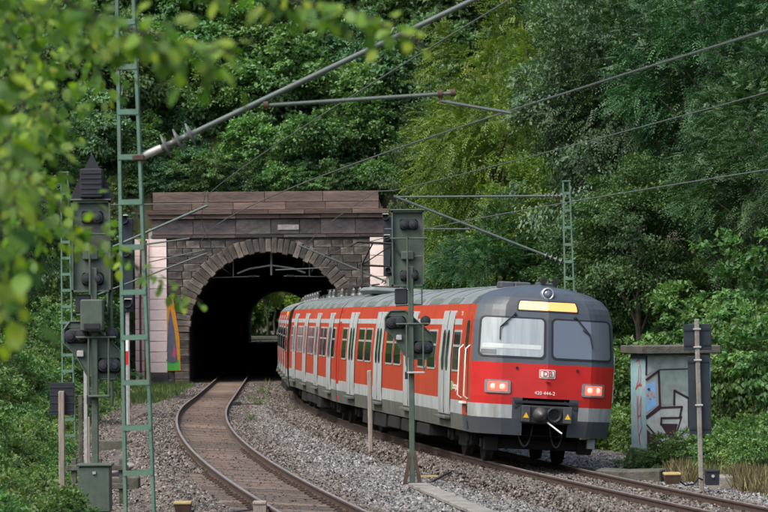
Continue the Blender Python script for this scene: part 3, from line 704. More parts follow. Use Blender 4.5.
# emblem DB and number
def fmat(u, z, off):
    p = FR(u, z, off); a = (FR(u + .03, z, off) - FR(u - .03, z, off)).normalized(); b = (FR(u, z + .03, off) - FR(u, z - .03, off)).normalized(); c = a.cross(b)
    b = c.cross(a); return Matrix(((a.x, b.x, c.x, p.x), (a.y, b.y, c.y, p.y), (a.z, b.z, c.z, p.z), (0, 0, 0, 1)))
front_patch(MB(), -.115, .105, 1.775, 1.945, .013, .02).build('emblem_plate', M_white, car1)
front_patch(MB(), -.105, .095, 1.79, 1.93, .016, .02).build('emblem_border', T_red, car1)
front_patch(MB(), -.096, .086, 1.803, 1.917, .019, .02).build('emblem_field', M_white, car1)
text_mesh('emblem_letters', 'DB', .15, T_red, car1, fmat(-.004, 1.86, .023) )
text_mesh('number_text', '420 444-2', .10, M_white, car1, fmat(-.03, 1.475, .016))
MB().box(FR(0, 1.715, 0) + Vector((0, -.02, 0)), (.09, .03, .025)).build('emblem_bracket', T_red, car1)
# coupler
cp = empty('x', (0, 0, 0)); bpy.data.objects.remove(cp)
MB().box((0, .10, 1.045), (.98, .3, .36), bev=.03).box((0, .15, 1.29), (1.25, .2, .05)).box((-.5, .1, 1.25), (.3, .06, .04), rot=Matrix.Rotation(-.5, 3, 'Y')).box((.5, .1, 1.25), (.3, .06, .04), rot=Matrix.Rotation(.5, 3, 'Y')).build('coupler_box', mat('coupler_grey', (.026, .028, .03), .6, .2, .25, 6), car1)
MB().lathe((-.13, -.02, 1.05), (0, -1, 0), [(0, .15), (.06, .15), (.16, .11), (.24, .05), (.26, .02)], 16).build('coupler_cone', mat('coupler_steel', (.09, .09, .09), .5, .5, .2, 6), car1)
MB().lathe((.16, -.03, 1.05), (0, -1, 0), [(0, .16), (.05, .16), (.06, .13), (.02, .10)], 16).build('coupler_cup', T_rub, car1)
for s in (-1, 1):
    MB().box((s * .42, -.08, 1.06), (.17, .05, .33), bev=.01).build('valve_plate', mat('valve_plate', (.06, .065, .068), .6, .2, .2, 6), car1)
    MB().prism([(-.06, -.05), (.06, -.05), (0, .06)], lambda p, q, t: (s * .42 + p, t, 1.03 + q), -.108, -.1).build('warning_triangle', mat('hazard_yellow', (.75, .42, .02), .5, 0, .1, 6), car1)
MB().tube([(.02, -.1, .9), (.28, -.32, .70)], .018, 6).build('uncoupling_lever', M_white, car1)
for (x0, x1) in ((-.52, -.2), (.14, .42)):
    MB().tube([(x0 + (x1 - x0) * (i / 12), .05 - .07 * math.sin(math.pi * i / 12) + .25, .85 - .45 * (1 - (2 * i / 12 - 1) ** 2) ** .7) for i in range(13)], .02, 6).build('air_hose', T_rub, car1)
MB().box((0, .9, .42), (2.3, .12, .2), bev=.02).box((.95, .75, .42), (.3, .1, .3), bev=.02).box((-.95, .75, .42), (.3, .1, .3), bev=.02).build('rail_guard', T_under, car1)
MB().box((1.02, .45, .50), (.16, .12, .2), bev=.01).build('antenna_box', mat('antenna_grey', (.18, .18, .17), .7, 0, .2, 6), car1)
# cab side: door pane, handrails, lettering
for s in (-1, 1):
    side_panel(MB(), .98, 1.6, .95, 2.98, .006, .04, s).build('cab_door', T_orange, car1)
    side_panel(MB(), 1.12, 1.48, 1.95, 2.86, .014, .12, s).build('cab_door_pane', T_glass, car1)
    for t in (.93, 1.72):
        MB().tube([(s * 1.44, t, 1.28), (s * 1.52, t, 1.34), (s * 1.52, t, 2.28), (s * 1.44, t, 2.36)], .016, 8).build('handrail', M_white, car1)
    MB().box((s * 1.47, 1.32, 1.20), (.08, .5, .04)).build('cab_step', M_white, car1)
side_panel(MB(), 2.95, 3.05, 1.40, 1.60, .012, .03).build('side_mark', mat('mark_green', (.05, .4, .12), .5, 0, .1, 5), car1)
text_mesh('side_text', 'Stuttgart', .20, M_white, car1, Matrix(((0, 0, -1, -(wz(1.5) + .012)), (-1, 0, 0, 2.48), (0, 1, 0, 1.5), (0, 0, 0, 1))))
text_mesh('side_number', '2.Kl', .13, M_white, car1, Matrix(((0, 0, -1, -(wz(3.0) + .018)), (-1, 0, 0, 2.3), (0, 1, 0, 3.0), (0, 0, 0, 1))))
for t, z in ((1.05, 1.08), (1.05, .76)):
    side_panel(MB(), t - .07, t + .07, z - .09, z + .09, .01, .03).build('side_socket', T_rub, car1)
def underfloor(car, L):
    r = random.Random(int(L * 10)); t = 6.4
    while t < L - 7:
        w_ = r.uniform(1.2, 2.2); h = r.uniform(.22, .34)
        for s in (-1, 1): MB().box((s * 1.0, t + w_ / 2, .62 - h / 2 - .03), (.7, w_ - .15, h), bev=.02).build('equipment_box', T_under, car)
        t += w_ + r.uniform(.1, .4)
def roof_kit(car, L, t0):
    t = t0
    while t < L - 1.5:
        for s in (-1, 1): side_panel(MB(), t, t + 1.5, 3.215, 3.34, .012, .02, s).build('roof_vent', T_roofd, car)
        t += 2.7
    for t in np.arange(t0 + .3, L - .5, 2.2):                         # roof ribs
        mb = MB(); pts = [(x * wz(z), t, z + .008) for z in (3.22, 3.36, 3.48, 3.58, 3.655) for x in (1,)]
        mb.tube([(-p[0], p[1], p[2]) for p in pts] + pts[::-1], .014, 4); mb.build('roof_rib', T_roof, car)
underfloor(car1, L1); roof_kit(car1, L1, 3.2)
for (t, x, wd, ln, h) in ((2.2, -.55, .3, .5, .05), (2.9, -.1, .35, .4, .07), (1.75, .2, .42, .3, .06)):
    MB().box((x, t, 3.60 + h / 2), (wd, ln, h + .1), bev=.03).build('roof_box', mat('roof_box_grey', (.05, .058, .064), .6, 0, .2, 5), car1)
for s in (-.12, .12): MB().lathe((.2 + s, 1.6, 3.74), (0, -1, 0), [(0, .04), (.2, .045), (.3, .065)], 12).build('horn', M_black, car1)
MB().box((0, L1 - 1.3, 3.68), (1.9, 2.2, .18), bev=.08).build('roof_duct', T_roof, car1)

def simple_fit(car, L, doors, wins):
    windows_and_doors(car, L, doors, wins, -1); underfloor(car, L); roof_kit(car, L, .8)
    for t in (3.4, L - 3.4): bogie(car, t)
    # high-voltage gear: insulators and bus bars
    for t in np.arange(1.0, L - .8, 1.7):
        MB().lathe((-.35 + .7 * (int(t * 3) % 2), t, 3.62), (0, 0, 1), [(0, .09), (.06, .09), (.07, .05), (.10, .09), (.12, .05), (.15, .09), (.17, .05), (.20, .09), (.22, .04), (.28, .04)], 12).build('roof_insulator', M_ins, car)
    MB().tube([(-.3, .8, 3.9), (-.3, L - .8, 3.9)], .022, 6).build('bus_bar', M_black, car)
    MB().tube([(.32, .8, 3.88), (.32, L - .8, 3.88)], .018, 6).build('bus_bar', M_black, car)
def gangway(car, L):
    MB().box((0, L + .09, 1.95), (1.3, .18, 2.1)).box((0, L + .09, .75), (2.3, .17, .3)).box((0, L + .09, 2.0), (2.6, .16, 2.2), bev=.05).build('gangway', T_red, car)
gangway(car1, L1)
side_panel(MB(), L1 - .5, L1 - .02, .70, 3.15, .004, .01).build('end_post', T_red, car1)
d = step_d(d, L1 + .12)
car2 = place_car(me_mid, d, L2, 'middle car with pantograph on its roof'); simple_fit(car2, L2, mid_doors, mid_wins); gangway(car2, L2)
# pantograph: base frame, folded lower arms, upper arms, collector head
tp = 4.2; mb = MB()
for s in (-1, 1):
    mb.tube([(s * .6, tp - 1.2, 3.86), (s * .6, tp + 1.2, 3.86)], .04, 6)
for t in (-1.2, 0, 1.2): mb.tube([(-.6, tp + t, 3.86), (.6, tp + t, 3.86)], .035, 6)
mb.build('pantograph_frame', M_black, car2)
for s in (-1, 1):
    for t in (-1, 1): MB().lathe((s * .6, tp + t * 1.1, 3.58), (0, 0, 1), [(0, .10), (.08, .10), (.09, .05), (.12, .10), (.15, .05), (.18, .10), (.21, .05), (.26, .05)], 12).build('pantograph_insulator', M_ins, car2)
mb = MB()
for s in (-1, 1): mb.tube([(s * .5, tp - .2, 3.9), (s * .42, tp + 1.15, 4.5)], .035, 6)
mb.tube([(-.5, tp + 1.15, 4.5), (.5, tp + 1.15, 4.5)], .035, 6); mb.build('pantograph_lower_arm', M_black, car2)
mb = MB()
for s in (-1, 1): mb.tube([(s * .42, tp + 1.15, 4.5), (s * .28, tp - .4, 5.08)], .024, 6)
mb.tube([(-.42, tp + 1.15, 4.5), (.28, tp - .4, 5.08)], .016, 6); mb.build('pantograph_upper_arm', M_black, car2)
mb = MB()
for t in (-.25, .2): mb.tube([(-.92, tp - .4 + t, 4.98), (-.72, tp - .4 + t, 5.12), (.72, tp - .4 + t, 5.12), (.92, tp - .4 + t, 4.98)], .03, 6)
for s in (-.28, .28): mb.tube([(s, tp - .65, 5.1), (s, tp - .2, 5.1)], .02, 6)
mb.build('pantograph_head', M_black, car2)
for (x, t, h) in ((-.3, 7.4, .35), (.3, 8.3, .25), (-.2, 9.3, .3)): MB().box((x, t, 3.6 + h / 2), (.5, .6, h), bev=.04).build('roof_switchgear', M_black, car2)
d = step_d(d, L2 + .12)
car3 = place_car(me_end, d, L1); simple_fit(car3, L1, end_doors, end_wins[1:] + [(1.0, 1.9)]); gangway(car3, L1)
side_panel(MB(), 3.2, 4.7, 3.07, 3.19, .02, .01).build('first_class_stripe', mat('first_class_yellow', (.75, .5, .03), .5, 0, .1, 5), car3)
d = step_d(d, L1 + .12)
car4 = place_car(me_end, d, L1); simple_fit(car4, L1, end_doors, end_wins[1:] + [(1.0, 1.9)])

# ------------------------------------------------------------------ catenary masts
def insulator(parent, a, b, n=4, r=.085, name='insulator'):
    a, b = Vector(a), Vector(b); ax = b - a; L = ax.length; prof = [(0, .03)]
    for i in range(n):
        c = L * (i + .5) / n; w_ = L / n * .16
        prof += [(c - w_, .032), (c - w_ * .3, r), (c + w_ * .3, r), (c + w_, .032)]
    return MB().lathe(a, ax, prof + [(L, .03)], 14).build(name, M_ins, parent)
def lattice_mast(base, h, wb, wt, sp, dep, label, rot, lean=0.0, z_off=0.0):
    root = empty('catenary_mast', base, label, 'mast', 'catenary masts along the line', rot=(0, lean, rot))
    def half(z): return (wb + (wt - wb) * z / h) / 2
    t = max(.028, wt * .17)
    for s in (-1, 1):
        mb = MB(); x0, x1 = s * half(0), s * half(h)
        for (ox, oy, sx, sy) in ((0, 0, t * .35, dep), (-s * t * .5, -dep / 2, t, .012), (-s * t * .5, dep / 2, t, .012)):
            vs = [(x + ox + a * sx / 2, oy + b * sy / 2, z) for x, z in ((x0, 0), (x1, h)) for a, b in ((-1, -1), (1, -1), (1, 1), (-1, 1))]
            mb.add(vs, [(3, 2, 1, 0), (4, 5, 6, 7), (0, 1, 5, 4), (1, 2, 6, 5), (2, 3, 7, 6), (3, 0, 4, 7)])
        mb.build('mast_leg', M_green, root)
    z = .4 + z_off; bh = max(.05, wt * .36)
    while z < h - .1:
        for y in (-dep / 2 - .008, dep / 2 + .008):
            MB().box((0, y, z), (2 * half(z) - t * .2, .012, bh)).build('batten', M_green, root)
        z += sp
    MB().box((0, 0, h), (2 * half(h) + .04, dep + .04, .03)).build('mast_cap', M_green, root)
    MB().box((0, 0, -.15), (wb + .5, dep + .5, .4), bev=.03).build('foundation', M_concrete, root)
    return root
def tube_between(name, a, b, r, m, parent):
    return MB().tube([Vector(a), Vector(b)], r, 8).build(name, m, parent)
# the tall near mast on the left and its cantilever
dm = 31.0; b1 = P(141.5, 512, dm); base = Vector((b1.x + .02, dm, ground_z(b1.x, dm)))
m1 = lattice_mast(base, 8.6, .345, .145, .455, .14, 'tall green ladder mast close to the left signal, carrying the long cantilever arm', 0, -R(1.2), .13)
inv = Matrix.LocRotScale(base, m1.rotation_euler, None).inverted()
T1 = lambda px, py, dpt: inv @ P(px, py, dpt)
tube_between('arm_tube', T1(196, 132, dm), T1(486, -6, dm), .028, M_tube, m1)
insulator(m1, T1(160, 149, dm), T1(197, 131.5, dm), 3, .125, 'arm_insulator')
tube_between('arm_foot', T1(139, 158, dm), T1(162, 148, dm), .04, M_galv, m1)
MB().box(T1(139.5, 158, dm), (.12, .2, .06), bev=.01).build('arm_bracket', M_rust, m1)
tube_between('registration_tube', T1(265, 105.5, dm), T1(455, 93, dm), .020, M_tube, m1)
for (x, y) in ((266, 105), (440, 94), (453, 93)): MB().lathe(T1(x - 2, y, dm), (1, 0, .07), [(0, .04), (.05, .04)], 10).build('tube_clamp', M_rust, m1)
tube_between('steady_arm', T1(441, 101, dm), T1(511, 113, dm), .016, M_wire, m1)
tube_between('drop_rod', T1(441, 94, dm), T1(441, 103, dm), .016, M_rust, m1)
# far mast on the left
dm2 = 80.0; p = P(69, 330, dm2); base2 = Vector((p.x, dm2, ground_z(p.x, dm2)))
m2 = lattice_mast(base2, 6.9 - base2.z, .36, .20, .42, .14, 'slim green ladder mast standing in the bushes behind the left signal', 0, -R(.6))
inv = Matrix.LocRotScale(base2, m2.rotation_euler, None).inverted(); T2 = lambda px, py: inv @ P(px, py, dm2)
tube_between('arm_tube', T2(84, 260), T2(208, 205.5), .035, M_tube, m2); insulator(m2, T2(74, 264), T2(85, 259.5), 4, .08)
tube_between('top_tie', T2(74, 205), T2(209, 203.5), .012, M_wire, m2)
tube_between('registration_tube', T2(110, 249), T2(190, 238.5), .022, M_tube, m2)
tube_between('steady_arm', T2(150, 262), T2(205, 250), .014, M_tube, m2)
tube_between('lower_strut', T2(84, 300), T2(208, 253), .02, M_tube, m2)
# right mast behind the train
dm3 = 79.0; p = P(573, 300, dm3); base3 = Vector((p.x, dm3, ground_z(p.x, dm3))); top3 = P(566, 181, dm3).z
m3 = lattice_mast(base3, top3 - base3.z, .36, .19, .44, .14, 'green ladder mast behind the front of the train', 0, -R(1.1))
inv = Matrix.LocRotScale(base3, m3.rotation_euler, None).inverted(); T3 = lambda px, py: inv @ P(px, py, dm3)
tube_between('top_tube', T3(396, 197), T3(545, 196), .028, M_tube, m3); insulator(m3, T3(544, 196), T3(563, 196), 5, .085)
tube_between('arm_tube', T3(394, 196), T3(545, 255), .034, M_tube, m3); insulator(m3, T3(544, 254.5), T3(564, 262), 4, .085)
tube_between('registration_tube', T3(385, 229), T3(470, 229), .02, M_tube, m3)
tube_between('brace_wire', T3(470, 229), T3(505, 239), .008, M_wire, m3)
# mast by the portal on the right
dm4 = 140.0; p = P(394, 300, dm4); base4 = Vector((p.x, dm4, ground_z(p.x, dm4)))
m4 = lattice_mast(base4, 7.4 - base4.z, .34, .22, .5, .14, 'green ladder mast beside the right end of the tunnel portal', 0)
inv = Matrix.LocRotScale(base4, m4.rotation_euler, None).inverted(); T4 = lambda px, py: inv @ P(px, py, dm4)
tube_between('arm_tube', T4(388, 282), T4(299, 245), .04, M_tube, m4); insulator(m4, T4(394, 285), T4(387, 281.5), 4, .09)
tube_between('registration_tube', T4(276, 270), T4(330, 267.5), .025, M_tube, m4)
# wire carrier in the tunnel mouth
tc = empty('wire_support', (PX + .1, PD + 1.2, 6.1), 'double armed wire support hanging under the tunnel arch', 'wire support')
MB().tube([(0, 0, .3), (0, 0, -.95)], .06, 8).build('hanger', M_galv, tc)
for s in (-1, 1):
    MB().tube([(0, 0, -.45), (s * 1.1, 0, -.62), (s * 1.7, 0, -.85)], .05, 8).build('support_arm', M_galv, tc)
    MB().tube([(s * .6, 0, -1.0), (s * 3.1, 0, -1.05)], .022, 6).build('cross_tube', M_galv, tc)
    insulator(tc, (s * .75, 0, -.98), (s * 1.15, 0, -1.0), 4, .09); insulator(tc, (s * 2.9, 0, -1.04), (s * 3.3, 0, -1.05), 4, .09)
    MB().tube([(s * 1.9, 0, .15 if s < 0 else .1), (s * 1.9, 0, -1.0)], .035, 6).build('wire_hanger', M_galv, tc)
    insulator(tc, (s * 1.9, 0, .12), (s * 1.9, 0, -.12), 3, .10)

# ------------------------------------------------------------------ overhead wires
def wire(name, label, pts, r, grp):
    o = MB().tube(pts, r, 5).build(name, M_wire); return tag(o, label, 'wire', grp)
def along(f, d0, d1, z0, dx=0.0, sag=None, step=4):
    return [Vector((f(d) + dx, d, sag(d) if sag else z0)) for d in np.arange(d0, d1 + .1, step)]
wire('contact_wire', 'lower overhead wire hanging straight above the empty track', along(Lc, 12, 160, 5.22, .0, lambda d: 5.24 + cant(d) / 2), .011, 'overhead wires')
wire('contact_wire', 'lower overhead wire hanging straight above the red train', along(Rc, 12, 160, 5.2, .15, lambda d: 5.26), .012, 'overhead wires')
def cat(d):                                              # catenary: high at the supports (31, 80, 140), sagging between
    sup = [-10, 31, 80, 140, 175]
    for a, b in zip(sup, sup[1:]):
        if a <= d <= b:
            t = (d - a) / (b - a); za = 6.55 if a < 100 else 5.75; zb = 6.3 if b < 100 else 5.75; return za + (zb - za) * t - .9 * t * (1 - t)
    return 5.7
wire('messenger_wire', 'upper sagging overhead wire above the empty track', along(Lc, 12, 160, 6, .05, cat), .010, 'overhead wires')
wire('messenger_wire', 'upper sagging overhead wire above the red train', along(Rc, 12, 160, 6, -.25, lambda d: cat(d) + .05), .011, 'overhead wires')

# ------------------------------------------------------------------ signals seen from behind
def signal(base, s, label, indicator, cabinet):
    root = empty('railway_signal', base, label, 'signal', 'light signals seen from behind')
    q = lambda px, py, y: Vector(((px - 413) / 52.4, y, (488 - py) / 52.4))
    k = 1 / 52.4
    # post
    MB().box((0, 0, 2.1), (.105, .105, 4.2), bev=.012).build('post', M_sig, root)
    MB().tube([q(410, 290, -.09), q(410, 238, -.09)], .02, 6).build('conduit', M_sig, root)
    if not cabinet:
        mb = MB()
        for sx in (-1, 1):
            mb.add([(sx * .03 + a * .035, b, z) for z, sx2 in ((.66, 0), ) for a, b in ((-1, -.05), (1, -.05), (1, .05), (-1, .05))] + [(sx * .15 + a * .04, b, .02) for a, b in ((-1, -.07), (1, -.07), (1, .07), (-1, .07))], [(0, 1, 2, 3), (7, 6, 5, 4), (0, 4, 5, 1), (1, 5, 6, 2), (2, 6, 7, 3), (3, 7, 4, 0)])
        mb.build('splayed_foot', M_rust, root); MB().box((0, 0, .0), (.46, .34, .05), bev=.008).build('base_plate', M_rust, root)
    # main screen
    y0 = .075
    MB().prism([(395, 213), (426, 213), (426, 287), (395, 287)], lambda a, b, t: q(a, b, t), y0, y0 + .14).build('screen', M_sig, root)
    mb = MB()
    for a, b, c, e in ((395, 213, 426, 213), (395, 287, 426, 287), (395, 213, 395, 287), (426, 213, 426, 287)):
        mb.box((q(a, b, y0 - .03) + q(c, e, y0 - .03)) / 2, (abs(c - a) * k + .03, .10, abs(e - b) * k + .03))
    mb.build('screen_rim', M_sig, root)
    MB().box(q(410.5, 211.5, y0 + .02), (.66, .26, .03), bev=.01).build('screen_hood', M_sig, root)
    def lamp(px, py, r=.09, y=None):
        y = y0 if y is None else y
        MB().lathe(q(px, py, y), (0, -1, 0), [(0, r), (.085, r), (.10, r * .9), (.104, r * .62), (.14, r * .55), (.145, r * .2)], 16, 0, False).build('lamp_housing', M_sigd, root)
    for x, y in ((407, 226), (416, 226), (407, 277), (416, 277)): lamp(x, y)
    MB().box(q(411.5, 226, y0 - .02), (.34, .06, .2), bev=.03).build('lamp_bracket', M_sigd, root); MB().box(q(411.5, 277, y0 - .02), (.34, .06, .2), bev=.03).build('lamp_bracket', M_sigd, root)
    MB().box(q(410, 257, y0 - .05), (.24, .1, .16), bev=.015).build('junction_box', M_sig, root)
    MB().tube([q(393, 240, -.06), q(430, 240, -.06)], .018, 6).build('cross_bar', M_sig, root)
    MB().tube([q(404, 258, .02), q(398, 250, .02), q(397, 244, .04)], .016, 6).build('cable', M_sigd, root)
    MB().tube([q(415, 258, .02), q(424, 258, .02)], .014, 6).build('cable', M_sig, root)
    # small lower indicator and frame
    MB().box(q(403.5, 298, y0 + .06), (.25, .18, .30), bev=.02).build('indicator_box', M_sigd, root)
    mb = MB(); mb.tube([q(424, 286, .03), q(424, 306, .03), q(398, 307, .03)], .022, 6); mb.build('indicator_frame', M_sig, root)
    # distant signal screen
    poly = [(387.3, 319), (392.6, 312.3), (407.5, 312.3), (433, 335.7), (434.7, 348), (429.5, 360.3), (417, 360.3), (406.6, 357), (396, 339), (387.3, 330.4)]
    MB().prism(poly, lambda a, b, t: q(a, b, t), y0, y0 + .10).build('distant_screen', M_sig, root)
    mb = MB(); n_ = len(poly)
    for i in range(n_): mb.tube([q(*poly[i], y0 - .01), q(*poly[(i + 1) % n_], y0 - .01)], .018, 5)
    mb.build('distant_rim', M_sig, root)
    for x, y in ((393, 324.5), (402.5, 324), (427.5, 322.5), (420.3, 349), (429.5, 349)): lamp(x, y, .10)
    MB().box(q(425, 349, y0 - .02), (.36, .07, .24), bev=.04).build('lamp_bracket', M_sigd, root); MB().box(q(398, 324, y0 - .02), (.36, .07, .24), bev=.04).build('lamp_bracket', M_sigd, root)
    MB().tube([q(415, 340, y0 + .04), q(427, 323, y0 + .04)], .04, 6).build('lamp_arm', M_sig, root)
    MB().box(q(401, 339, y0 - .03), (.11, .07, .1), bev=.01).build('terminal_box', M_galv, root)
    MB().tube([q(398, 325.5, -.08), q(431, 325.5, -.08)], .02, 6).build('cross_bar', M_sig, root)
    for x in (408.5, 425): MB().tube([q(x, 325.5, -.08), q(x, 374, -.14)], .017, 6).build('ladder_rail', M_sig, root)
    MB().box(q(417.5, 374, -.16), (.34, .24, .035), bev=.008).build('platform', M_galv if not cabinet else M_sig, root)
    MB().box(q(408, 377, -.02), (.06, .1, .14)).build('stop', M_sigd, root)
    if indicator:
        zt = 5.3
        MB().prism([(-.36, zt), (.36, zt), (0, zt + .72)], lambda a, b, t: (a - .03, t, b), .08, .11).build('triangle_board', M_sigd, root)
        MB().box((-.03, .03, zt + .24), (.36, .22, .46), bev=.015).build('indicator_case', M_sigd, root)
        mb = MB()
        for i in range(5): mb.box((-.03, -.085, zt + .08 + i * .08), (.32, .02, .018))
        mb.build('case_rib', M_darkblue, root)
        MB().tube([(-.03, .12, 5.0), (-.03, .12, zt + .3)], .04, 8).build('indicator_post', M_sig, root)
        MB().tube([(.26, .1, 4.6), (.26, .1, 2.0)], .03, 6).build('rear_ladder_rail', M_sig, root); MB().tube([(.42, .1, 4.9), (.42, .1, 2.4)], .02, 6).build('rear_ladder_rail', M_sig, root)
        MB().box((-.02, -.12, 3.45), (.36, .24, .5), bev=.02).build('relay_box', M_sig, root); MB().box((-.02, -.25, 3.28), (.25, .05, .08)).build('relay_vent', M_sigd, root)
    if cabinet:
        MB().box((.02, -.25, .72), (.5, .34, .72), bev=.02).build('cabinet', M_sig, root); MB().box((.02, -.25, 1.10), (.56, .40, .04), bev=.01).build('cabinet_lid', M_sig, root)
        MB().box((.02, -.43, .98), (.05, .03, .04)).build('cabinet_lock', M_galv, root); MB().box((.02, -.25, .18), (.16, .2, .36)).build('cabinet_foot', M_sig, root)
    root.scale = (s, s, s); return root
pS = P(413, 488, 58.6); zs_ = -.17
signal((pS.x, 58.6, zs_), 1.0, 'dark green signal mast standing on the gravel before the red train', False, False)
pS = P(95.5, 400, 48.6)
signal((pS.x, 48.6, ground_z(pS.x, 48.6) + .05), 1.0, 'dark signal mast with black triangle on top and green cabinet at its foot', True, True)

# blue-black signals by the line towards the tunnel, seen from the side of their hoods
def back_signal(px, d, y0, y1, wpx, label):
    a, b = P(px, y0, d), P(px, y1, d); g = ground_z(a.x, d); s_ = FPX / d
    root = empty('lamp_signal', (a.x, d, g), label, 'signal', 'blue-black signals near the portal')
    h0, h1 = b.z - g, a.z - g; w_ = wpx / s_
    MB().box((0, 0, (h0 + h1) / 2), (w_, .06, h1 - h0), bev=.02).build('signal_board', M_darkblue, root)
    MB().box((.0, .12, (h1 - .2) / 2), (.12, .12, h1 - .2), bev=.01).build('signal_post', M_galv, root)
    for i, f in enumerate((.97, .62, .08)):
        MB().lathe((-.08 + .05 * i, -.03, h0 + (h1 - h0) * f), (0, -1, .25), [(0, w_ * .33), (.22, w_ * .38), (.22, w_ * .33), (.05, w_ * .28)], 14).build('lamp_hood', M_sigd, root)
        MB().box((-.08 + .05 * i, -.2, h0 + (h1 - h0) * f + w_ * .42), (w_ * .7, .1, .02)).build('hood_edge', M_white, root)
back_signal(127, 95, 218, 312, 13, 'blue-black signal board with hooded lamps left of the tunnel portal')
back_signal(388, 126, 216, 276, 9, 'blue-black signal board with hooded lamps right of the tunnel portal')

# ------------------------------------------------------------------ hut with graffiti, sign, and other trackside things
dh = 66.0; bl = P(647, 446, dh); br = P(712, 446, dh); gz = min(ground_z(6, dh), bl.z) 
HW_, HD_, HH_ = 1.45, 1.2, 2.06
hut = empty('relay_hut', (bl.x, dh, bl.z - .1), 'small concrete hut with flat slab roof painted with silver and blue graffiti', 'hut', rot=(0, 0, R(11)))
M_hut = mat('hut_render', (.26, .28, .265), .85, 0, .15, 4, .2, 40, col2=(.25, .28, .27))
M_hutb = mat('hut_side_blue', (.26, .46, .50), .8, 0, .15, 4, col2=(.4, .46, .48), c2s=2.5)
MB().box((HW_ / 2, HD_ / 2, HH_ / 2), (HW_, HD_, HH_), bev=.012).build('wall', M_hut, hut)
MB().box((HW_ / 2, HD_ / 2, HH_ + .1), (HW_ + .32, HD_ + .5, .18), bev=.02).build('roof_slab', M_concdark, hut)
MB().box((HW_ / 2, HD_ / 2, -.12), (HW_ + .1, HD_ + .1, .3), bev=.02).build('plinth', M_concdark, hut)
mkf = lambda e: (lambda x, z: (x, -e, z))                 # front face
mks = lambda e: (lambda y, z: (-e, y, z))                 # left side face
G_silver = mat('graffiti_silver', (.34, .37, .36), .6, .1, .25, 5, col2=(.24, .26, .25)); G_line = mat('graffiti_maroon', (.03, .012, .018), .7, 0, .2, 6)
G_blue = mat('graffiti_sky_blue', (.18, .36, .60), .7, 0, .12, 5); G_pale = mat('graffiti_pale_green', (.21, .28, .255), .6, 0, .2, 5, col2=(.17, .2, .19)); G_scr = mat('graffiti_red_line', (.45, .10, .12), .7, 0, .15, 6)
def fp(zx, zy):                                          # zoomed drawing coordinates -> hut front (x, z)
    return ((zx - 116) / (400 - 116) * HW_, (478 - zy) / (478 - 82) * HH_)
def stroke(pts, wd):
    out = []
    for (a, b), (c, e) in zip(pts, pts[1:]):
        L = math.hypot(c - a, e - b); nx, ny = -(e - b) / L * wd / 2, (c - a) / L * wd / 2; ex, ey = (c - a) / L * wd * .3, (e - b) / L * wd * .3
        out.append([(a - ex + nx, b - ey + ny), (c + ex + nx, e + ey + ny), (c + ex - nx, e + ey - ny), (a - ex - nx, b - ey - ny)])
    return out
def area(pts): return [[fp(*p) for p in pts]]
paint(hut, 'graffiti_area', area([(117, 90), (398, 90), (398, 130), (300, 140), (175, 140), (120, 165)]), mkf(.004), G_silver)
paint(hut, 'graffiti_area', area([(176, 145), (300, 145), (300, 288), (178, 292)]), mkf(.0045), G_pale)
paint(hut, 'graffiti_area', area([(118, 205), (158, 190), (160, 295), (118, 320)]), mkf(.004), G_blue)
paint(hut, 'graffiti_area', area([(378, 92), (398, 92), (398, 240), (378, 230)]), mkf(.005), G_blue)
paint(hut, 'graffiti_area', area([(118, 390), (118, 476), (205, 476)]), mkf(.004), G_line)
paint(hut, 'graffiti_area', area([(118, 340), (175, 300), (270, 296), (268, 345), (240, 430), (210, 474), (160, 420), (118, 372)]), mkf(.005), G_silver)
paint(hut, 'graffiti_area', area([(240, 240), (300, 262), (398, 262), (398, 340), (300, 390), (236, 440), (272, 330), (240, 290)]), mkf(.0055), G_silver)
paint(hut, 'graffiti_area', area([(180, 376), (250, 378), (246, 405), (222, 440)]), mkf(.008), G_line)
for pts, wd in (([(118, 186), (172, 150), (176, 294), (118, 338)], .05), ([(176, 145), (300, 143)], .022), ([(118, 345), (180, 302), (272, 300), (262, 345), (182, 345), (180, 372), (250, 374)], .045),
                ([(118, 372), (210, 474), (240, 430), (270, 340)], .032), ([(238, 290), (240, 232), (300, 264), (398, 262)], .05), ([(300, 262), (300, 388), (240, 436)], .03), ([(120, 90), (117, 165)], .04), ([(380, 240), (398, 246)], .05), ([(380, 300), (398, 300)], .05)):
    paint(hut, 'graffiti_outline', stroke([fp(*p) for p in pts], wd), mkf(.011), G_line)
for zx, zy in ((128, 225), (140, 240), (132, 260), (148, 252), (122, 246), (386, 150), (384, 185), (392, 120)):
    paint(hut, 'graffiti_splash', [[fp(zx + 9 * math.cos(a) * (1 if i % 2 else .4), zy + 9 * math.sin(a) * (1 if i % 2 else .4)) for i, a in enumerate(np.arange(0, 6.2, .628))]], mkf(.014), G_line if zy % 2 else G_or)
paint(hut, 'graffiti_area', [[(.01, .01), (HD_ - .02, .01), (HD_ - .02, HH_ - .02), (.01, HH_ - .02)]], mks(.004), M_hutb)
for pts in ([(.75, 1.9), (.5, 1.95), (.35, 1.7), (.4, 1.45), (.8, 1.3), (.55, 1.5), (.5, 1.8)], [(.3, 1.4), (.65, 1.38)], [(.7, 1.15), (.65, .7), (.4, .75), (.35, 1.15), (.5, .9), (.3, .5), (.55, .3), (.45, .1)], [(.6, 1.15), (.62, .4), (.5, .15)]):
    paint(hut, 'graffiti_line', stroke(pts, .035), mks(.009), G_scr)
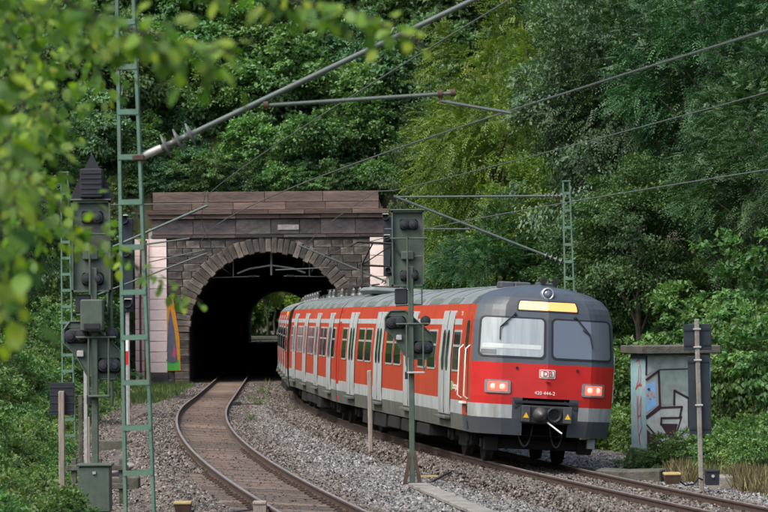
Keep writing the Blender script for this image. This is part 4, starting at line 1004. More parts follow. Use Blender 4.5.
# concrete blocks before the hut
for i, (a, b, c, e, lab) in enumerate(((600, 632, 455, 60.8, 'low tilted concrete slab lying nearest the train front'), (628, 666, 459, 60.6, 'low dark concrete block lying before the graffiti hut'), (716, 742, 472, 58.2, 'low concrete block among the weeds behind the black box'))):
    p0, p1 = P(a, c, e), P(b, c, e); wd = p1.x - p0.x; g = -.26
    o = MB().box((0, 0, .13), (wd, .9, .26), bev=.025).build('concrete_block', M_concdark if i != 2 else M_concrete); o.location = ((p0.x + p1.x) / 2, e + .3, g); o.rotation_euler = (0, .06 if i == 0 else -.03, -.25)
    tag(o, lab, 'concrete block', 'concrete blocks by the hut')
# sign seen from behind
ds_ = 57.0; ps = P(702, 485, ds_); sg = empty('track_sign', (ps.x, ds_, -.27), 'two dark sign boards seen from behind on a pale post by the hut', 'sign', rot=(0, -R(1.0), 0))
s_ = FPX / ds_; q = lambda px, py: ((px - 702 + (485 - py) * .0262) / s_, (485 - py) / s_)
MB().box((0, 0, 1.62), (.085, .085, 3.26), bev=.012).build('post', M_concrete, sg)
for (x0, x1, y0, y1) in ((685, 712, 315, 341), (690.5, 710.5, 347, 425)):
    a, b = q(x0, y1), q(x1, y0); MB().box(((a[0] + b[0]) / 2, .075, (a[1] + b[1]) / 2), (b[0] - a[0], .03, b[1] - a[1]), bev=.006).build('sign_board', M_darkblue, sg)
    mb = MB()
    for z in (a[1] + .1, b[1] - .1): mb.box(((a[0] + b[0]) / 2, .052, z), ((b[0] - a[0]) * .96, .02, .035))
    mb.build('board_rail', M_sigd, sg)
for py in (320, 338, 351, 396): MB().box((0, .0, q(702, py)[1]), (.14, .13, .035), bev=.008).build('clamp', M_galv, sg)
MB().box((-.19, .055, q(702, 320)[1]), (.04, .012, .02)).build('small_label', M_white, sg)
def low_box(px0, px1, py0, py1, d, name, label, cat_, m, top=None, taper=.8):
    a, b = P(px0, py1, d), P(px1, py0, d); wd, h = b.x - a.x, b.z - a.z
    root = empty(name, ((a.x + b.x) / 2, d, a.z), label, cat_)
    mb = MB(); k = taper
    mb.add([(x * wd / 2 * f, y * .17 * f, z) for z, f in ((0, k), (h, 1)) for x, y in ((-1, -1), (1, -1), (1, 1), (-1, 1))], [(3, 2, 1, 0), (4, 5, 6, 7), (0, 1, 5, 4), (1, 2, 6, 5), (2, 3, 7, 6), (3, 0, 4, 7)])
    mb.build('case', m, root)
    MB().box((0, 0, h + .022), (wd * 1.04, .37, .045), bev=.01).build('lid', top or m, root)
    return root
low_box(664.5, 680.5, 475, 484, 55.6, 'junction_box', 'rusty brown trackside box with yellow lid beside the pale sign post', 'box', M_rust, M_yellow, .78)
bb = low_box(706, 719, 472, 485, 56.4, 'cable_box', 'black cable box at the foot of the pale sign post', 'box', M_sigd, M_sigd, .96)
MB().lathe((0, -.18, .17), (0, -1, 0), [(0, .03), (.02, .03)], 8).build('lock', M_galv, bb)
low_box(175, 192, 504, 512, 49.4, 'junction_box', 'brown trackside box with yellow lid among leaves beside the ladder mast', 'box', M_rust, M_yellow, .8)
tb = low_box(254, 267, 504, 514, 48.6, 'rail_contact_box', 'small pale box clamped beside the rail of the empty track', 'box', M_wood, M_wood, .95)
tag(MB().tube([P(681, 482, 55.6), P(686, 485.5, 55.5), P(694, 484.5, 55.8), P(699, 478, 56.2), P(703, 480, 56.3)], .016, 6).build('cable', M_sigd), 'black cable looping from the rusty box to the black box', 'cable')
tag(MB().tube([P(254, 509, 48.6), P(246, 510.5, 48.8), P(228, 512.5, 49), P(200, 517, 49.2)], .018, 6).build('cable', M_sigd), 'black cable leading to the small pale box beside the rail', 'cable')
# wooden post between the tracks, plank by the signal foot
pw = P(371.5, 454, 71.5); wp = MB().box((0, 0, 1.0), (.105, .105, 2.05), bev=.02).build('wooden_post', M_wood); wp.location = (pw.x, 71.5, -.2); wp.rotation_euler = (0, -R(.6), 0)
tag(wp, 'bare weathered wooden post standing on the gravel between the tracks', 'post')
a, b = P(418, 492.5, 57.6), P(468, 513, 51.0); v = b - a
duct = empty('cable_duct', (a.x, a.y, -.10), 'narrow concrete cable duct running from the foot of the signal', 'cable duct', rot=(0, 0, math.atan2(v.y, v.x)))
LD = math.hypot(v.x, v.y) + 5
x = 0
while x < LD:
    o = MB().box((x + .49, 0, .02), (.97, .36, .07), bev=.012).build('duct_cover', M_concrete, duct); o.location.z = random.uniform(-.006, .008); x += 1.0
MB().box((LD / 2, 0, -.06), (LD, .30, .1)).build('duct_trough', M_concdark, duct)
tag(MB().box((0, 0, 0), (.34, .05, .035), bev=.005).build('wood_batten', M_yellow, None, Vector(P(430, 477.5, 60.5)) + Vector((0, 0, .02))), 'short yellow batten lying on the gravel behind the signal foot', 'batten')
tag(MB().tube([P(426, 486, 58.5), P(436, 480, 59.2), P(446, 474.5, 60.2), P(454, 471, 61)], .02, 6).build('cable', M_sigd), 'dark cable running from the signal foot towards the train', 'cable')
# small rail clamp on the left track
tag(MB().box((0, 0, 0), (.3, .16, .14), bev=.02).box((.5, .02, -.03), (.8, .03, .03)).build('rail_sensor', M_sigd, None, P(237.5, 402, 109.5) + Vector((0, 0, -.05))), 'small black sensor fixed to the far curve of the empty track', 'sensor')
# things at the left edge
def post_thing(px, d, ytop, wd, m, name, label, cat_, group=None, board=None, lean=0):
    p = P(px, ytop, d); g = ground_z(p.x, d); root = empty(name, (p.x, d, g), label, cat_, group, rot=(0, lean, 0)); h = p.z - g
    MB().box((0, 0, h / 2 - .1), (wd, wd, h + .2), bev=wd * .12).build('post', m, root)
    if board:
        bw, bh, zb = board; MB().box((0, wd / 2 + .03, h + zb), (bw, .03, bh), bev=.006).build('sign_board', M_sigd, root)
        mb = MB()
        for z in (-.36, -.12, .12, .36): mb.box((0, wd / 2 + .012, h + zb + z * bh), (bw, .012, .02))
        mb.build('board_rib', M_darkblue, root)
    return root
post_thing(62, 50, 391, .095, M_wood, 'track_sign', 'square black sign board seen from behind on a grey wooden post', 'sign', None, (.40, .53, -.13))
post_thing(86, 52, 366, .06, M_galv, 'marker_post', 'thin grey post beside the square black sign board', 'post')
post_thing(89, 53, 417, .05, M_wood, 'marker_post', 'short wooden stake beside the thin grey post', 'post')
post_thing(81, 53.5, 395, .07, M_concdark, 'marker_post', 'dark stubby post behind the square black sign board', 'post')
rp = post_thing(127.5, 92, 338, .07, M_galv, 'banded_pole', 'red and white banded pole seen through the ladder mast', 'pole')
hrp = P(127.5, 338, 92).z - rp.location.z
MB().box((0, 0, hrp - .2), (.078, .078, .38)).build('white_band', M_white, rp); MB().box((0, 0, hrp - .6), (.079, .079, .4)).build('red_band', T_red, rp)
fence = empty('timber_barrier', (P(80, 440, 55).x, 55, ground_z(P(80, 440, 55).x, 55)), 'low weathered timber barrier behind the green signal cabinet', 'barrier')
for x in (-.1, .35, .75): MB().box((x, 0, .45), (.1, .1, 1.0), bev=.015).build('barrier_post', M_concdark, fence)
for z in (.45, .78): MB().box((.33, -.08, z), (1.1, .05, .1), bev=.01).build('barrier_rail', M_concdark, fence)
for (x0, x1, y, d, lab) in ((96, 132, 404, 78, 'dark concrete beam lying across the gravel behind the ladder mast'), (98, 140, 447, 60, 'dark low concrete beam behind the green signal cabinet')):
    p0, p1 = P(x0, y, d), P(x1, y, d); o = MB().box((0, 0, .12), (p1.x - p0.x, .4, .34), bev=.02).build('concrete_beam', M_concdark); o.location = ((p0.x + p1.x) / 2, d, -.3); tag(o, lab, 'concrete beam', 'concrete beams on the left')
p0 = P(118, 424, 66); o = MB().box((0, 0, .06), (.35, 5.5, .12), bev=.02).build('path_slab', M_concrete); o.location = (p0.x, 66, -.25); o.rotation_euler = (0, 0, -.06); tag(o, 'long pale concrete slab set in the gravel left of the empty track', 'slab')
p0 = P(206, 384, 140); o = MB().box((0, 0, .05), (2.2, .3, .12), bev=.02).build('path_slab', M_concrete); o.location = (P(180, 386, 138).x, 138, -.25); tag(o, 'pale slab lying in the grass at the foot of the painted portal', 'slab')

# ------------------------------------------------------------------ vegetation
V_dark = leaf_mat('leaf_dark_green', [(0, (.020, .048, .017)), (.5, (.040, .088, .028)), (1, (.085, .155, .048))], .25)  # dark green leaves, lowered further for the dim light in the wood
V_mid = leaf_mat('leaf_mid_green', [(0, (.050, .110, .034)), (.5, (.092, .190, .058)), (1, (.165, .285, .095))], .3)
V_light = leaf_mat('leaf_light_green', [(0, (.045, .095, .016)), (.5, (.095, .175, .026)), (.85, (.16, .24, .035)), (1, (.26, .28, .06))], .35)
V_shade = leaf_mat('leaf_shaded_green', [(0, (.015, .042, .014)), (.5, (.030, .078, .025)), (1, (.066, .140, .046))], .2)  # leaf colour darkened to stand in for the dim light under dense trees
V_silver = leaf_mat('leaf_silver_green', [(0, (.046, .088, .042)), (.5, (.086, .150, .074)), (1, (.155, .235, .13))], .2)
V_bluish = leaf_mat('leaf_blue_green', [(0, (.036, .092, .042)), (.5, (.072, .168, .076)), (1, (.145, .265, .13))], .25)
V_pale = leaf_mat('leaf_pale_green', [(0, (.064, .128, .050)), (.5, (.115, .21, .080)), (1, (.195, .30, .125))], .35)
V_herb = leaf_mat('leaf_herb', [(0, (.045, .09, .028)), (.5, (.09, .17, .048)), (.9, (.155, .24, .08)), (1, (.25, .25, .13))], .35)
V_near = leaf_mat('leaf_near_branch', [(0, (.05, .12, .016)), (.5, (.115, .22, .024)), (.8, (.25, .35, .03)), (1, (.46, .40, .03))], .5)
V_dry = leaf_mat('dry_grass', [(0, (.12, .12, .05)), (.5, (.26, .23, .12)), (1, (.42, .36, .22))], .3)

def sph(n, r): return norm(r.normal(size=(n, 3)))
def crown_mesh(name, seed, rx, rz, h0, nl, ncl, per, leaf, m, style='broad', droop=.3, lobe=(.34, .52), fill=.66):
    r = np.random.default_rng(seed); c0 = np.array([0, 0, h0 + rz])
    i = np.arange(nl) + .5; ph = np.arccos(1 - 2 * i / nl); th = np.pi * (1 + 5 ** .5) * i + r.uniform(0, 6)
    dirs = np.stack([np.cos(th) * np.sin(ph), np.sin(th) * np.sin(ph), np.cos(ph)], 1) + r.normal(0, .18, (nl, 3))
    LC = c0 + dirs * np.array([rx, rx, rz]) * fill * r.uniform(.7, 1.1, (nl, 1)); LR = rx * r.uniform(*lobe, nl)
    li = r.integers(0, nl, ncl); dr = sph(ncl, r); dr[:, 2] = dr[:, 2] * .8 + .15; dr = norm(dr)
    CC = LC[li] + dr * (LR[li] * r.uniform(.62, 1.12, ncl))[:, None]
    out = norm(CC - c0); cv = r.random(ncl)
    if style == 'broad':
        n = ncl * per; ci = np.repeat(np.arange(ncl), per)
        pos = CC[ci] + r.normal(0, 1, (n, 3)) * (LR[li][ci] * .19)[:, None] * np.array([1, 1, .55])
        D = out[ci] * .7 + dr[ci] * .5 + r.normal(0, .55, (n, 3)); D[:, 2] -= droop
        Nn = np.array([0, 0, .9]) + out[ci] * .6 + r.normal(0, .45, (n, 3))
        Ls = leaf * r.uniform(.65, 1.25, n); V, F = leaves(pos, D, Nn, Ls, Ls * r.uniform(.5, .75, n)); lv = np.clip(.55 * cv[ci] + .45 * r.random(n) + r.normal(0, .06, n), 0, 1)
    else:                                                 # pinnate sprays: leaflets in two ranks along a drooping stalk
        nk = 11; ns = ncl * per; ci = np.repeat(np.arange(ncl), per)
        o = CC[ci] + r.normal(0, 1, (ns, 3)) * (LR[li][ci] * .17)[:, None]
        A = out[ci] * .8 + dr[ci] * .5 + r.normal(0, .5, (ns, 3)); A[:, 2] -= droop * .5; A = norm(A)
        up = norm(np.array([0, 0, 1.0]) + out[ci] * .5 + r.normal(0, .3, (ns, 3))); S = norm(np.cross(A, up)); up = np.cross(S, A)
        Lr = leaf * 4.2 * r.uniform(.7, 1.2, ns); P_, D_, N_, L_ = [], [], [], []
        for k in range(nk):
            t = (k // 2 + 1) / (nk // 2 + 1) if k < nk - 1 else 1.0; sd_ = (1 if k % 2 else -1) if k < nk - 1 else 0
            pt = o + A * (Lr * t)[:, None] - np.array([0, 0, 1.0]) * (Lr * .35 * droop * 2 * t * t)[:, None]
            dd_ = A * (.45 if sd_ else 1) + S * sd_ + np.array([0, 0, -.25]); P_.append(pt); D_.append(dd_); N_.append(up); L_.append(leaf * r.uniform(.85, 1.15, ns))
        n = ns * nk; V, F = leaves(np.concatenate(P_), np.concatenate(D_), np.concatenate(N_), np.concatenate(L_), np.concatenate(L_) * .48)
        lv = np.tile(np.clip(.6 * cv[ci] + .4 * r.random(ns), 0, 1), nk)
    return mesh_np(name, V, F, m, np.repeat(lv, 4)), LC
def trunk_mesh(name, seed, LC, h0, rz, rad):
    r = random.Random(seed); mb = MB(); top = h0 + rz * 1.2
    tr = [(r.uniform(-.1, .1) * i, r.uniform(-.1, .1) * i, -0.6 + (top + .6) * i / 5) for i in range(6)]
    mb.tube(tr, rad, 9, 0, rad * .3)
    for c in LC:
        t = min(.95, max(.25, (c[2] * .62) / top)); k_ = t * 5; i = min(4, int(k_)); a = Vector(tr[i]).lerp(Vector(tr[i + 1]), k_ - i); b = Vector(c)
        mb.tube([a, a.lerp(b, .5) + Vector((0, 0, .12 * (b - a).length)), b], rad * .38, 6, 0, rad * .08)
    return mb.mesh(name, M_bark)
LOOK = {'leaf_shaded_green': 'deep green', 'leaf_pale_green': 'pale green', 'leaf_mid_green': 'mid-green', 'leaf_blue_green': 'blue-green', 'leaf_dark_green': 'dark green', 'leaf_light_green': 'yellow-green', 'leaf_herb': 'fresh green', 'leaf_silver_green': 'silvery'}
def sized(kd, sc, lo, hi, rest):                      # label by size and leaf colour
    return ('small ' if sc < lo else 'large ' if sc > hi else 'middling ') + LOOK[kd.crown.materials[0].name] + ' ' + rest
class Kind:
    def __init__(s, nm, seed, rx, rz, h0, nl, ncl, per, leaf, m, rad=.14, **kw):
        s.nm = nm; s.crown, LC = crown_mesh('crown', seed, rx, rz, h0, nl, ncl, per, leaf, m, **kw); s.trunk = trunk_mesh('trunk', seed, LC, h0, rz, rad)
        s.zmax = h0 + 2 * rz
    def put(s, loc, sc, label, cat_, group=None, rz=None, tilt=0, sz=None):
        root = empty(s.nm, loc, label, cat_, group, rot=(tilt, 0, random.uniform(0, 6.28) if rz is None else rz))
        root.scale = (sc, sc, sc * (sz or 1))
        for nm, me in (('trunk', s.trunk), ('crown', s.crown)): link(bpy.data.objects.new(nm, me), root)
        return root
K_shrubs = [Kind('hillside_shrub', 20 + i, 1.9, 1.6 + .3 * (i % 2), .3, 9, 120, 85, .17, m, .07) for i, m in enumerate((V_mid, V_bluish, V_dark, V_pale, V_mid))]
K_pin = [Kind('ash_tree', 40 + i, 3.0, 4.2, 2.0, 15, 230, 26, .098, m, .16, style='pinnate', droop=.5) for i, m in enumerate((V_light, V_shade, V_shade))]
K_broad = [Kind('broadleaf_tree', 60 + i, 2.8, 4.0, 1.8, 16, 270, 110, .125, m, .16, droop=.35) for i, m in enumerate((V_dark, V_silver, V_light))]
K_herb = [Kind('bank_shrub', 80 + i, .75, .55, .1, 9, 85, 42, .078, m, .022, droop=.35) for i, m in enumerate((V_herb, V_mid, V_herb))]
K_far = Kind('far_bush', 33, 1.9, 1.8, .2, 9, 90, 50, .3, V_light, .07)
K_maple = Kind('bank_sapling', 95, .95, 1.2, .5, 9, 90, 34, .12, V_mid, .03, droop=.35)

def at_ground(px, d, hill=False):
    x = P(px, 300, d).x; z = hill_z(x, d) if hill else ground_z(x, d); return Vector((x, d, z))
# bushes over the hill above the portal
k = 0
rr = random.Random(3)
x = px_at(PD) - 7.5
while x < px_at(PD) + 8:
    sc = rr.uniform(.28, .62); rr.choice(K_shrubs).put((x, PD + .95 + rr.uniform(0, .4), 9.0), sc, 'small bush growing right behind the portal parapet', 'bush', 'small bushes behind the parapet'); x += sc * rr.uniform(.9, 1.7)
for row in range(11):
    d = 154.0 + row * 3.0
    x = P(-25, 300, d).x + rr.uniform(0, 2); xe = P(500, 300, d).x
    while x < xe:
        sc = rr.choice((rr.uniform(.6, .95), rr.uniform(.8, 1.3), rr.uniform(1.2, 2.0))) * (0.6 if row == 0 else 1.0 + .04 * row); kd = rr.choice(K_shrubs)
        kd.put((x + rr.uniform(-.5, .5), d + rr.uniform(-1, 1), hill_z(x, d) - .3 - .4 * max(0, sc - 1)), sc, sized(kd, sc, .95, 1.3, 'leafy bush on the slope above the tunnel portal'), 'bush', 'bushes on the slope above the portal'); x += sc * rr.uniform(1.3, 2.1)
# taller trees standing in that slope
for px, d, kd, sc in ((230, 172, K_broad[0], 1.0), (330, 168, K_broad[0], .95), (60, 165, K_broad[0], 1.1), (170, 178, K_pin[2], 1.2), (290, 180, K_pin[1], 1.2), (400, 176, K_broad[0], 1.2)):
    kd.put(at_ground(px, d, True) + Vector((0, 0, -.5)), sc, 'darker tree rising from the bushes above the tunnel portal', 'tree', 'trees on the slope above the portal')
for sgn in (-1, 1):
    for i in range(16):
        x = PX + sgn * rr.uniform(6.9, 12); d = rr.uniform(147.5, 151.2); kd = rr.choice(K_shrubs); sc = rr.uniform(.5, .85)
        kd.put((x, d, max(ground_z(x, d), 0) + (rr.uniform(0, 5) if d > 149.8 else 0) - .2), sc, sized(kd, sc, .6, .75, 'bush beside the ' + ('left' if sgn < 0 else 'right') + ' end of the portal'), 'bush', 'bushes at the ends of the portal')
# trees right of the line, from the portal towards the hut
def tree(kd, px, py_top, d, label, sz=1.0, dz=0):
    g = at_ground(px, d) + Vector((0, 0, dz)); h = P(px, py_top, d).z - g.z; return kd.put(g, h / (kd.zmax * sz), label, 'tree', sz=sz)
tree(K_broad[0], 462, 150, 146, 'dark round tree beside the right end of the portal parapet')
tree(K_pin[0], 500, 20, 112, 'tall yellow-green feathery tree behind the middle of the train', 1.1)
tree(K_pin[0], 478, 150, 116, 'lower yellow-green feathery tree between the portal and the tall one', 1.0)
tree(K_pin[0], 528, -30, 118, 'yellow-green feathery tree whose top is hidden, beside the silvery tree', 1.1)
tree(K_broad[1], 592, -45, 93, 'silvery grey-green tree in the wood right of the train', 1.25)
tree(K_broad[2], 545, 120, 98, 'yellowish leafy tree behind the ladder mast by the train', .9)
tree(K_pin[2], 505, 190, 96, 'low blue-green feathery tree just above the train roof', .8)
tree(K_broad[0], 600, 165, 86, 'dark leafy tree right behind the ladder mast by the train', .9)
tree(K_pin[1], 650, -40, 92, 'tall dark feathery tree above the graffiti hut', 1.05)
tree(K_pin[2], 720, -60, 86, 'tall dark blue-green feathery tree right of the graffiti hut', 1.0)
tree(K_broad[0], 690, 60, 98, 'tall dark leafy tree in the shade behind the feathery ones', 1.1)
tree(K_pin[1], 780, 10, 80, 'dark feathery tree at the shaded end of the wood', 1.0)
tree(K_broad[0], 640, 130, 84, 'dark leafy tree close behind the graffiti hut', .9)
tree(K_pin[2], 585, -60, 130, 'blue-green feathery tree high behind the silvery tree', 1.1)
tree(K_broad[0], 660, -120, 112, 'large dark tree filling the wood behind the tall feathery ones', 1.1)
tree(K_broad[0], 745, -120, 104, 'large dark tree deep in the wood right of the hut', 1.1)
tree(K_pin[2], 775, 85, 76, 'blue-green feathery tree at the near edge of the wood', .8, 0)
tree(K_broad[0], 450, 60, 140, 'dark tree behind the yellow-green feathery trees', 1.1)
tree(K_broad[0], 520, 20, 145, 'big dark tree behind the tall yellow-green one', 1.2)
for px, top, d, kd, lab in ((850, -40, 84, K_pin[1], 'deep green feathery tree beyond the shaded end of the wood'), (900, -60, 95, K_broad[0], 'dark leafy tree beyond the shaded end of the wood'), (860, 60, 72, K_pin[2], 'lower deep green feathery tree beyond the shaded end of the wood'), (950, -60, 80, K_broad[0], 'dark leafy tree far along the right bank')):
    tree(kd, px, top, d, lab)
# trees and bushes on the left bank
for px, top, d, kd, lab in ((20, 60, 120, K_broad[0], 'dark tree on the left bank behind the signal with the triangle'), (85, 120, 160, K_pin[2], 'blue-green feathery tree between the signal and the portal'), (-10, 150, 95, K_pin[1], 'dark feathery tree on the left bank'), (35, 175, 140, K_broad[2], 'light green tree on the left bank near the portal')):
    tree(kd, px, top, d, lab)
# far trees beyond the tunnel
for i in range(26):
    d = rr.uniform(428, 500); px = rr.uniform(236, 330); x = P(px, 300, d).x
    if -6 < x - px_at(d) < 3.0: x = px_at(d) - rr.uniform(6, 9) if i % 3 else px_at(d) + rr.uniform(4, 8)
    rr.choice(K_shrubs[:1] + [K_far] * 2).put((x, d, ground_z(x, d)), rr.uniform(1.4, 2.4), 'green bush in the daylight beyond the tunnel', 'bush', 'bushes beyond the tunnel')
for px in range(236, 330, 8):
    d = 540 + px % 40; x = P(px, 300, d).x; rr.choice(K_shrubs[:1] + [K_far] * 2).put((x, d, -.5), 3.2, 'big bush closing the view beyond the tunnel', 'bush', 'big bushes beyond the tunnel')
for px, d in ((250, 445), (268, 470), (285, 450), (262, 520), (300, 480), (245, 500), (275, 540)):
    x = P(px, 300, d).x; (K_pin[0] if px % 2 else K_broad[2]).put((x, d, ground_z(x, d) if abs(x - px_at(d)) > 6 else 1.0), 1.4, 'light green tree in the daylight beyond the tunnel', 'tree', 'trees beyond the tunnel')
# shrubs on both banks
grpR, grpL = 'green shrubs on the right bank', 'green shrubs on the left bank'
for d in np.arange(60, 100, 2.2):
    x = Rc(d) + (4.9 if d < 76 else 4.1)
    xe = P(960, 300, d).x
    while x < xe:
        hx_ = hut.location.x
        if not (abs(d - 66.6) < 1.6 and hx_ - .9 < x < hx_ + 2.2) and not (d < 63 and x < P(735, 300, d).x):
            kd = rr.choice(K_herb); s = rr.uniform(.7, 1.35); kd.put((x, d + rr.uniform(-.8, .8), ground_z(x, d) - .1), s, sized(kd, s, .9, 1.15, 'leafy shrub on the bank ' + ('beyond the graffiti hut' if d > 69 else 'beside the graffiti hut')), 'shrub', grpR)
        x += rr.uniform(.8, 1.5)
for px, d, sc in ((735, 70, 1.25), (752, 74, 1.5), (690, 76, 1.3), (640, 77, 1.1), (716, 73, 1.0), (765, 68, 1.2)):
    K_maple.put(at_ground(px, d) - Vector((0, 0, .1)), sc, 'young broad-leaved sapling on the bank behind the graffiti hut', 'sapling', 'saplings on the right bank')
for px, d, sc in ((632, 64.6, .5), (641, 64.3, .42), (668, 64.2, .75), (690, 63.6, .85), (706, 63.2, .8), (724, 62.4, .8), (657, 64.6, .5), (740, 61, .7), (758, 60, .8)):
    p = P(px, 300, d); rr.choice(K_herb).put((p.x, d, -.3 if d < 63 else ground_z(p.x, d) - .05), sc, 'low leafy shrub growing against the foot of the graffiti hut', 'shrub', 'shrubs round the hut')
for d in list(np.arange(44, 76, 1.5)) + list(np.arange(76, 146, 3.0)):
    x = Lc(d) - (3.6 if d > 52 else 4.9) - rr.uniform(0, .6) - (1.0 if d > 110 else 0); x_in = x
    xe = P(-30, 300, d).x
    while x > xe:
        kd = rr.choice(K_herb); s = rr.uniform(.7, 1.3) * (1 + .5 * min(1, max(0, (d - 70) / 60))) * (.45 if x_in - x < .8 else .7 if x_in - x < 1.6 else 1); kd.put((x, d + rr.uniform(-.6, .6), ground_z(x, d) - .1), s, sized(kd, s, .9, 1.25, 'leafy shrub on the bank ' + ('near the portal, left of the empty track' if d > 100 else 'left of the empty track')), 'shrub', grpL); x -= rr.uniform(.7, 1.3)
# nettles in the corner below the left signal
for px, d, sc in ((10, 42, .8), (35, 43, .9), (60, 44.5, .75), (20, 46, .9), (78, 45, .55), (48, 41.5, .6), (0, 40, .9), (118, 43.5, .42), (150, 45.5, .36), (170, 46, .3), (132, 44, .34)):
    p = P(px, 300, d); K_herb[(px + 1) % 3].put((p.x, d, -.35), sc, 'fresh green nettle clump in front of the green signal cabinet', 'nettles', 'nettles in front of the signal')

# low ground cover, dry grass
def cover(name, pts, leaf, m, per, spread, up=1.0, width=.5):
    n = len(pts); ci = np.repeat(np.arange(n), per); N_ = n * per
    pos = pts[ci] + np.stack([rng.normal(0, spread, N_), rng.normal(0, spread, N_), np.abs(rng.normal(0, spread * .8, N_)) * up], 1)
    D = rng.normal(0, .6, (N_, 3)); D[:, 2] = np.abs(D[:, 2]) * .4 + .25 * up; Nn = np.array([0, 0, 1.0]) + rng.normal(0, .5, (N_, 3))
    Ls = leaf * rng.uniform(.6, 1.3, N_); V, F = leaves(pos, D, Nn, Ls, Ls * width)
    o = bpy.data.objects.new(name, mesh_np(name, V, F, m, np.repeat(np.clip(rng.normal(.5, .22, N_), 0, 1), 4))); COL.objects.link(o); return tag(o, kind='stuff')
gpts = []
for _ in range(5200):
    d = rng.uniform(58, 125); r_ = rng.uniform(0, 8); x = Rc(d) + (4.6 if d < 76 else 3.9) + r_; gpts.append((x, d, ground_z(x, d)))
for _ in range(5200):
    d = rng.uniform(42, 150); r_ = rng.uniform(0, 6); x = Lc(d) - (3.5 if d > 53 else 4.5) - r_; gpts.append((x, d, ground_z(x, d)))
cover('ground_cover', np.array(gpts), .13, V_herb, 16, .16)
ip = []
for _ in range(2600):
    sg_ = -1 if rng.random() < .5 else 1; ip.append((PX + sg_ * rng.uniform(6.6, 15), PD + .66, rng.uniform(-.2, 9.4)))
for _ in range(700): ip.append((PX + rng.uniform(-7, 7), PD + .9, rng.uniform(9.0, 9.45)))
cover('ivy', np.array(ip), .2, V_mid, 10, .16)
hp = []
for _ in range(5200):
    d = rng.uniform(PD + .9, 190); x = px_at(d) + rng.uniform(-16, 16); hp.append((x, d, hill_z(x, d)))
cover('hill_ground_cover', np.array(hp), .24, V_mid, 14, .3)
tp_ = []
for px, d, n_ in ((738, 58.5, 26), (752, 57.5, 34), (765, 57, 30), (688, 60.5, 12), (675, 61, 10)):
    for _ in range(n_): x = P(px + rng.normal(0, 7), 300, d).x; tp_.append((x, d + rng.normal(0, .4), -.28))
def grass(name, pts, m, per, h):
    n = len(pts); ci = np.repeat(np.arange(n), per); N_ = n * per; pos = pts[ci] + np.stack([rng.normal(0, .08, N_), rng.normal(0, .08, N_), np.zeros(N_)], 1)
    D = rng.normal(0, .28, (N_, 3)); D[:, 2] = 1; Ls = h * rng.uniform(.5, 1.2, N_); V, F = leaves(pos, D, rng.normal(size=(N_, 3)), Ls, np.full(N_, .014))
    o = bpy.data.objects.new(name, mesh_np(name, V, F, m, np.repeat(rng.random(N_), 4))); COL.objects.link(o); return tag(o, kind='stuff')
grass('dry_grass', np.array(tp_), V_dry, 14, .5)
gp = []
for _ in range(260):
    d = rng.uniform(118, 148); x = Lc(d) - rng.uniform(1.7, 4.5); gp.append((x, d, -.28))
for _ in range(260):
    d = rng.uniform(55, 63); x = Rc(d) + rng.uniform(3.4, 5.2); gp.append((x, d, -.28))
for _ in range(14):
    d = rng.uniform(95, 150); x = Lc(d) + rng.uniform(1.4, 2.2); gp.append((x, d, -.24))
grass('grass', np.array(gp), V_herb, 18, .35)

# ------------------------------------------------------------------ branches hanging close to the camera
def big_leaf(seed):
    r = random.Random(seed); L = 1.0; mb = MB(); out = [(0, 0), (.10, .16), (.30, .30), (.52, .33), (.74, .24), (.90, .10), (1.0, 0)]
    V = [(t, 0, -.10 * t * t) for t, _ in out]; n_ = len(out)
    Lf = [(t + .02, y * (1 + r.uniform(-.1, .1)), .12 * y - .10 * t * t) for t, y in out]; Rt = [(t + .02, -y * (1 + r.uniform(-.1, .1)), .12 * y - .10 * t * t) for t, y in out]
    mb.add(V + Lf[1:-1] + Rt[1:-1], [], 0)
    l = lambda i: n_ + i - 1; q_ = lambda i: n_ + n_ - 2 + i - 1
    F = [(0, 1, l(1)), (0, q_(1), 1)]
    for i in range(1, n_ - 2): F += [(i, i + 1, l(i + 1), l(i)), (i, q_(i), q_(i + 1), i + 1)]
    F += [(n_ - 2, n_ - 1, l(n_ - 2)), (n_ - 2, q_(n_ - 2), n_ - 1)]
    for f in F: mb.f.append(list(f)); mb.m.append(0); mb.sm.append(True)
    me = mb.mesh('leaf', V_near); a = me.attributes.new('lv', 'FLOAT', 'POINT'); a.data.foreach_set('value', [seed / 5.0] * len(me.vertices)); return me
BIG = [big_leaf(i) for i in (0, 1, 2, 2, 3, 3, 4)] + [big_leaf(1), big_leaf(2)]
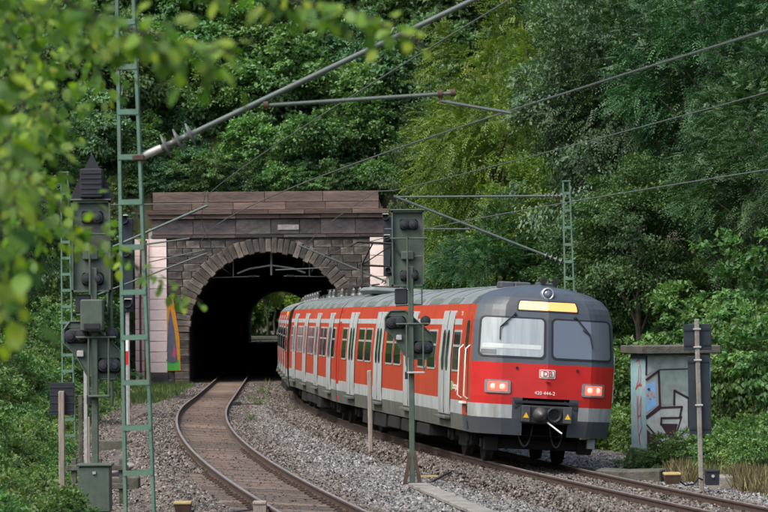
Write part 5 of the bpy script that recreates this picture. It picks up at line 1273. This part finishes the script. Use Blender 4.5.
def branch(label, pts, d, n_leaf, spread, size, r0=.008, seed=1):
    r = random.Random(seed); W = [P(x, y, d + r.uniform(-.2, .2)) for x, y in pts]; root = empty('hanging_branch', W[0], label, 'branch', 'branches hanging before the camera')
    loc = [p - W[0] for p in W]; MB().tube(loc, r0, 6, 0, r0 * .35).build('twig', M_bark, root)
    seg = [(b - a).length for a, b in zip(loc, loc[1:])]; tot = sum(seg)
    for i in range(n_leaf):
        t = r.uniform(.03, 1) * tot; j = 0
        while j < len(seg) - 1 and t > seg[j]: t -= seg[j]; j += 1
        p = loc[j].lerp(loc[j + 1], min(1, t / seg[j])); off = Vector((r.gauss(0, spread), r.gauss(0, spread * 2), r.gauss(-spread * .25, spread * .9)))
        o = bpy.data.objects.new('leaf', r.choice(BIG)); link(o, root); o.location = p + off
        ax = (off.normalized() + Vector((r.uniform(-.6, .6), r.uniform(-.6, .6), -.7))).normalized(); nn = Vector((r.gauss(0, .5), -.55 + r.gauss(0, .5), .8)).normalized()
        y = nn.cross(ax).normalized(); z = ax.cross(y); o.rotation_euler = Matrix((ax, y, z)).transposed().to_euler(); s = size * r.uniform(.7, 1.2); o.scale = (s, s, s)
        if i % 4 == 0: MB().tube([p, p + off * .6 + Vector((0, 0, .01)), p + off], r0 * .22, 4, 0, r0 * .12).build('side_twig', M_bark, root)
    return root
branch('leafy branch hanging over the left signal, its leaves thickest', [(-20, -40), (12, 30), (24, 100), (30, 170), (20, 235)], 12.5, 290, .095, .058, .010, 1)
branch('leafy branch hanging over the left bank, soft and out of focus', [(-40, 10), (-10, 90), (-4, 170), (0, 240), (6, 325)], 8.0, 130, .045, .062, .009, 2)
branch('leafy branch reaching from the left signal across the ladder mast', [(20, -30), (70, 4), (130, 28), (185, 48), (235, 52)], 8.6, 200, .042, .054, .007, 3)
branch('leafy branch crossing above the long cantilever arm', [(120, -50), (210, -18), (300, 2), (370, 18), (425, 45)], 9.5, 190, .034, .052, .007, 4)
branch('thin twig of bright leaves pointing at the graffiti on the portal', [(40, 215), (90, 240), (130, 262), (165, 285), (197, 299)], 15.0, 80, .024, .055, .005, 5)
branch('thin twig of leaves before the triangle-topped signal', [(0, 120), (40, 185), (75, 220), (108, 238)], 14.0, 130, .06, .056, .005, 6)
branch('leafy twig drooping beside the black triangle', [(0, -40), (30, 20), (45, 70), (50, 125)], 13.0, 170, .075, .056, .006, 7)
branch('leafy twig hanging along the left bank below the thick branch', [(-10, 90), (8, 150), (22, 215), (30, 260)], 13.5, 170, .075, .056, .006, 8)
branch('leafy twig crowding the thick branch above the left bank', [(-30, -20), (0, 20), (20, 60), (35, 110), (30, 160)], 15.5, 240, .11, .06, .006, 9)
branch('leafy twig above the thick branch, reaching towards the ladder mast', [(-10, -30), (30, -5), (65, 18), (95, 50), (105, 80)], 14.5, 190, .07, .058, .006, 10)
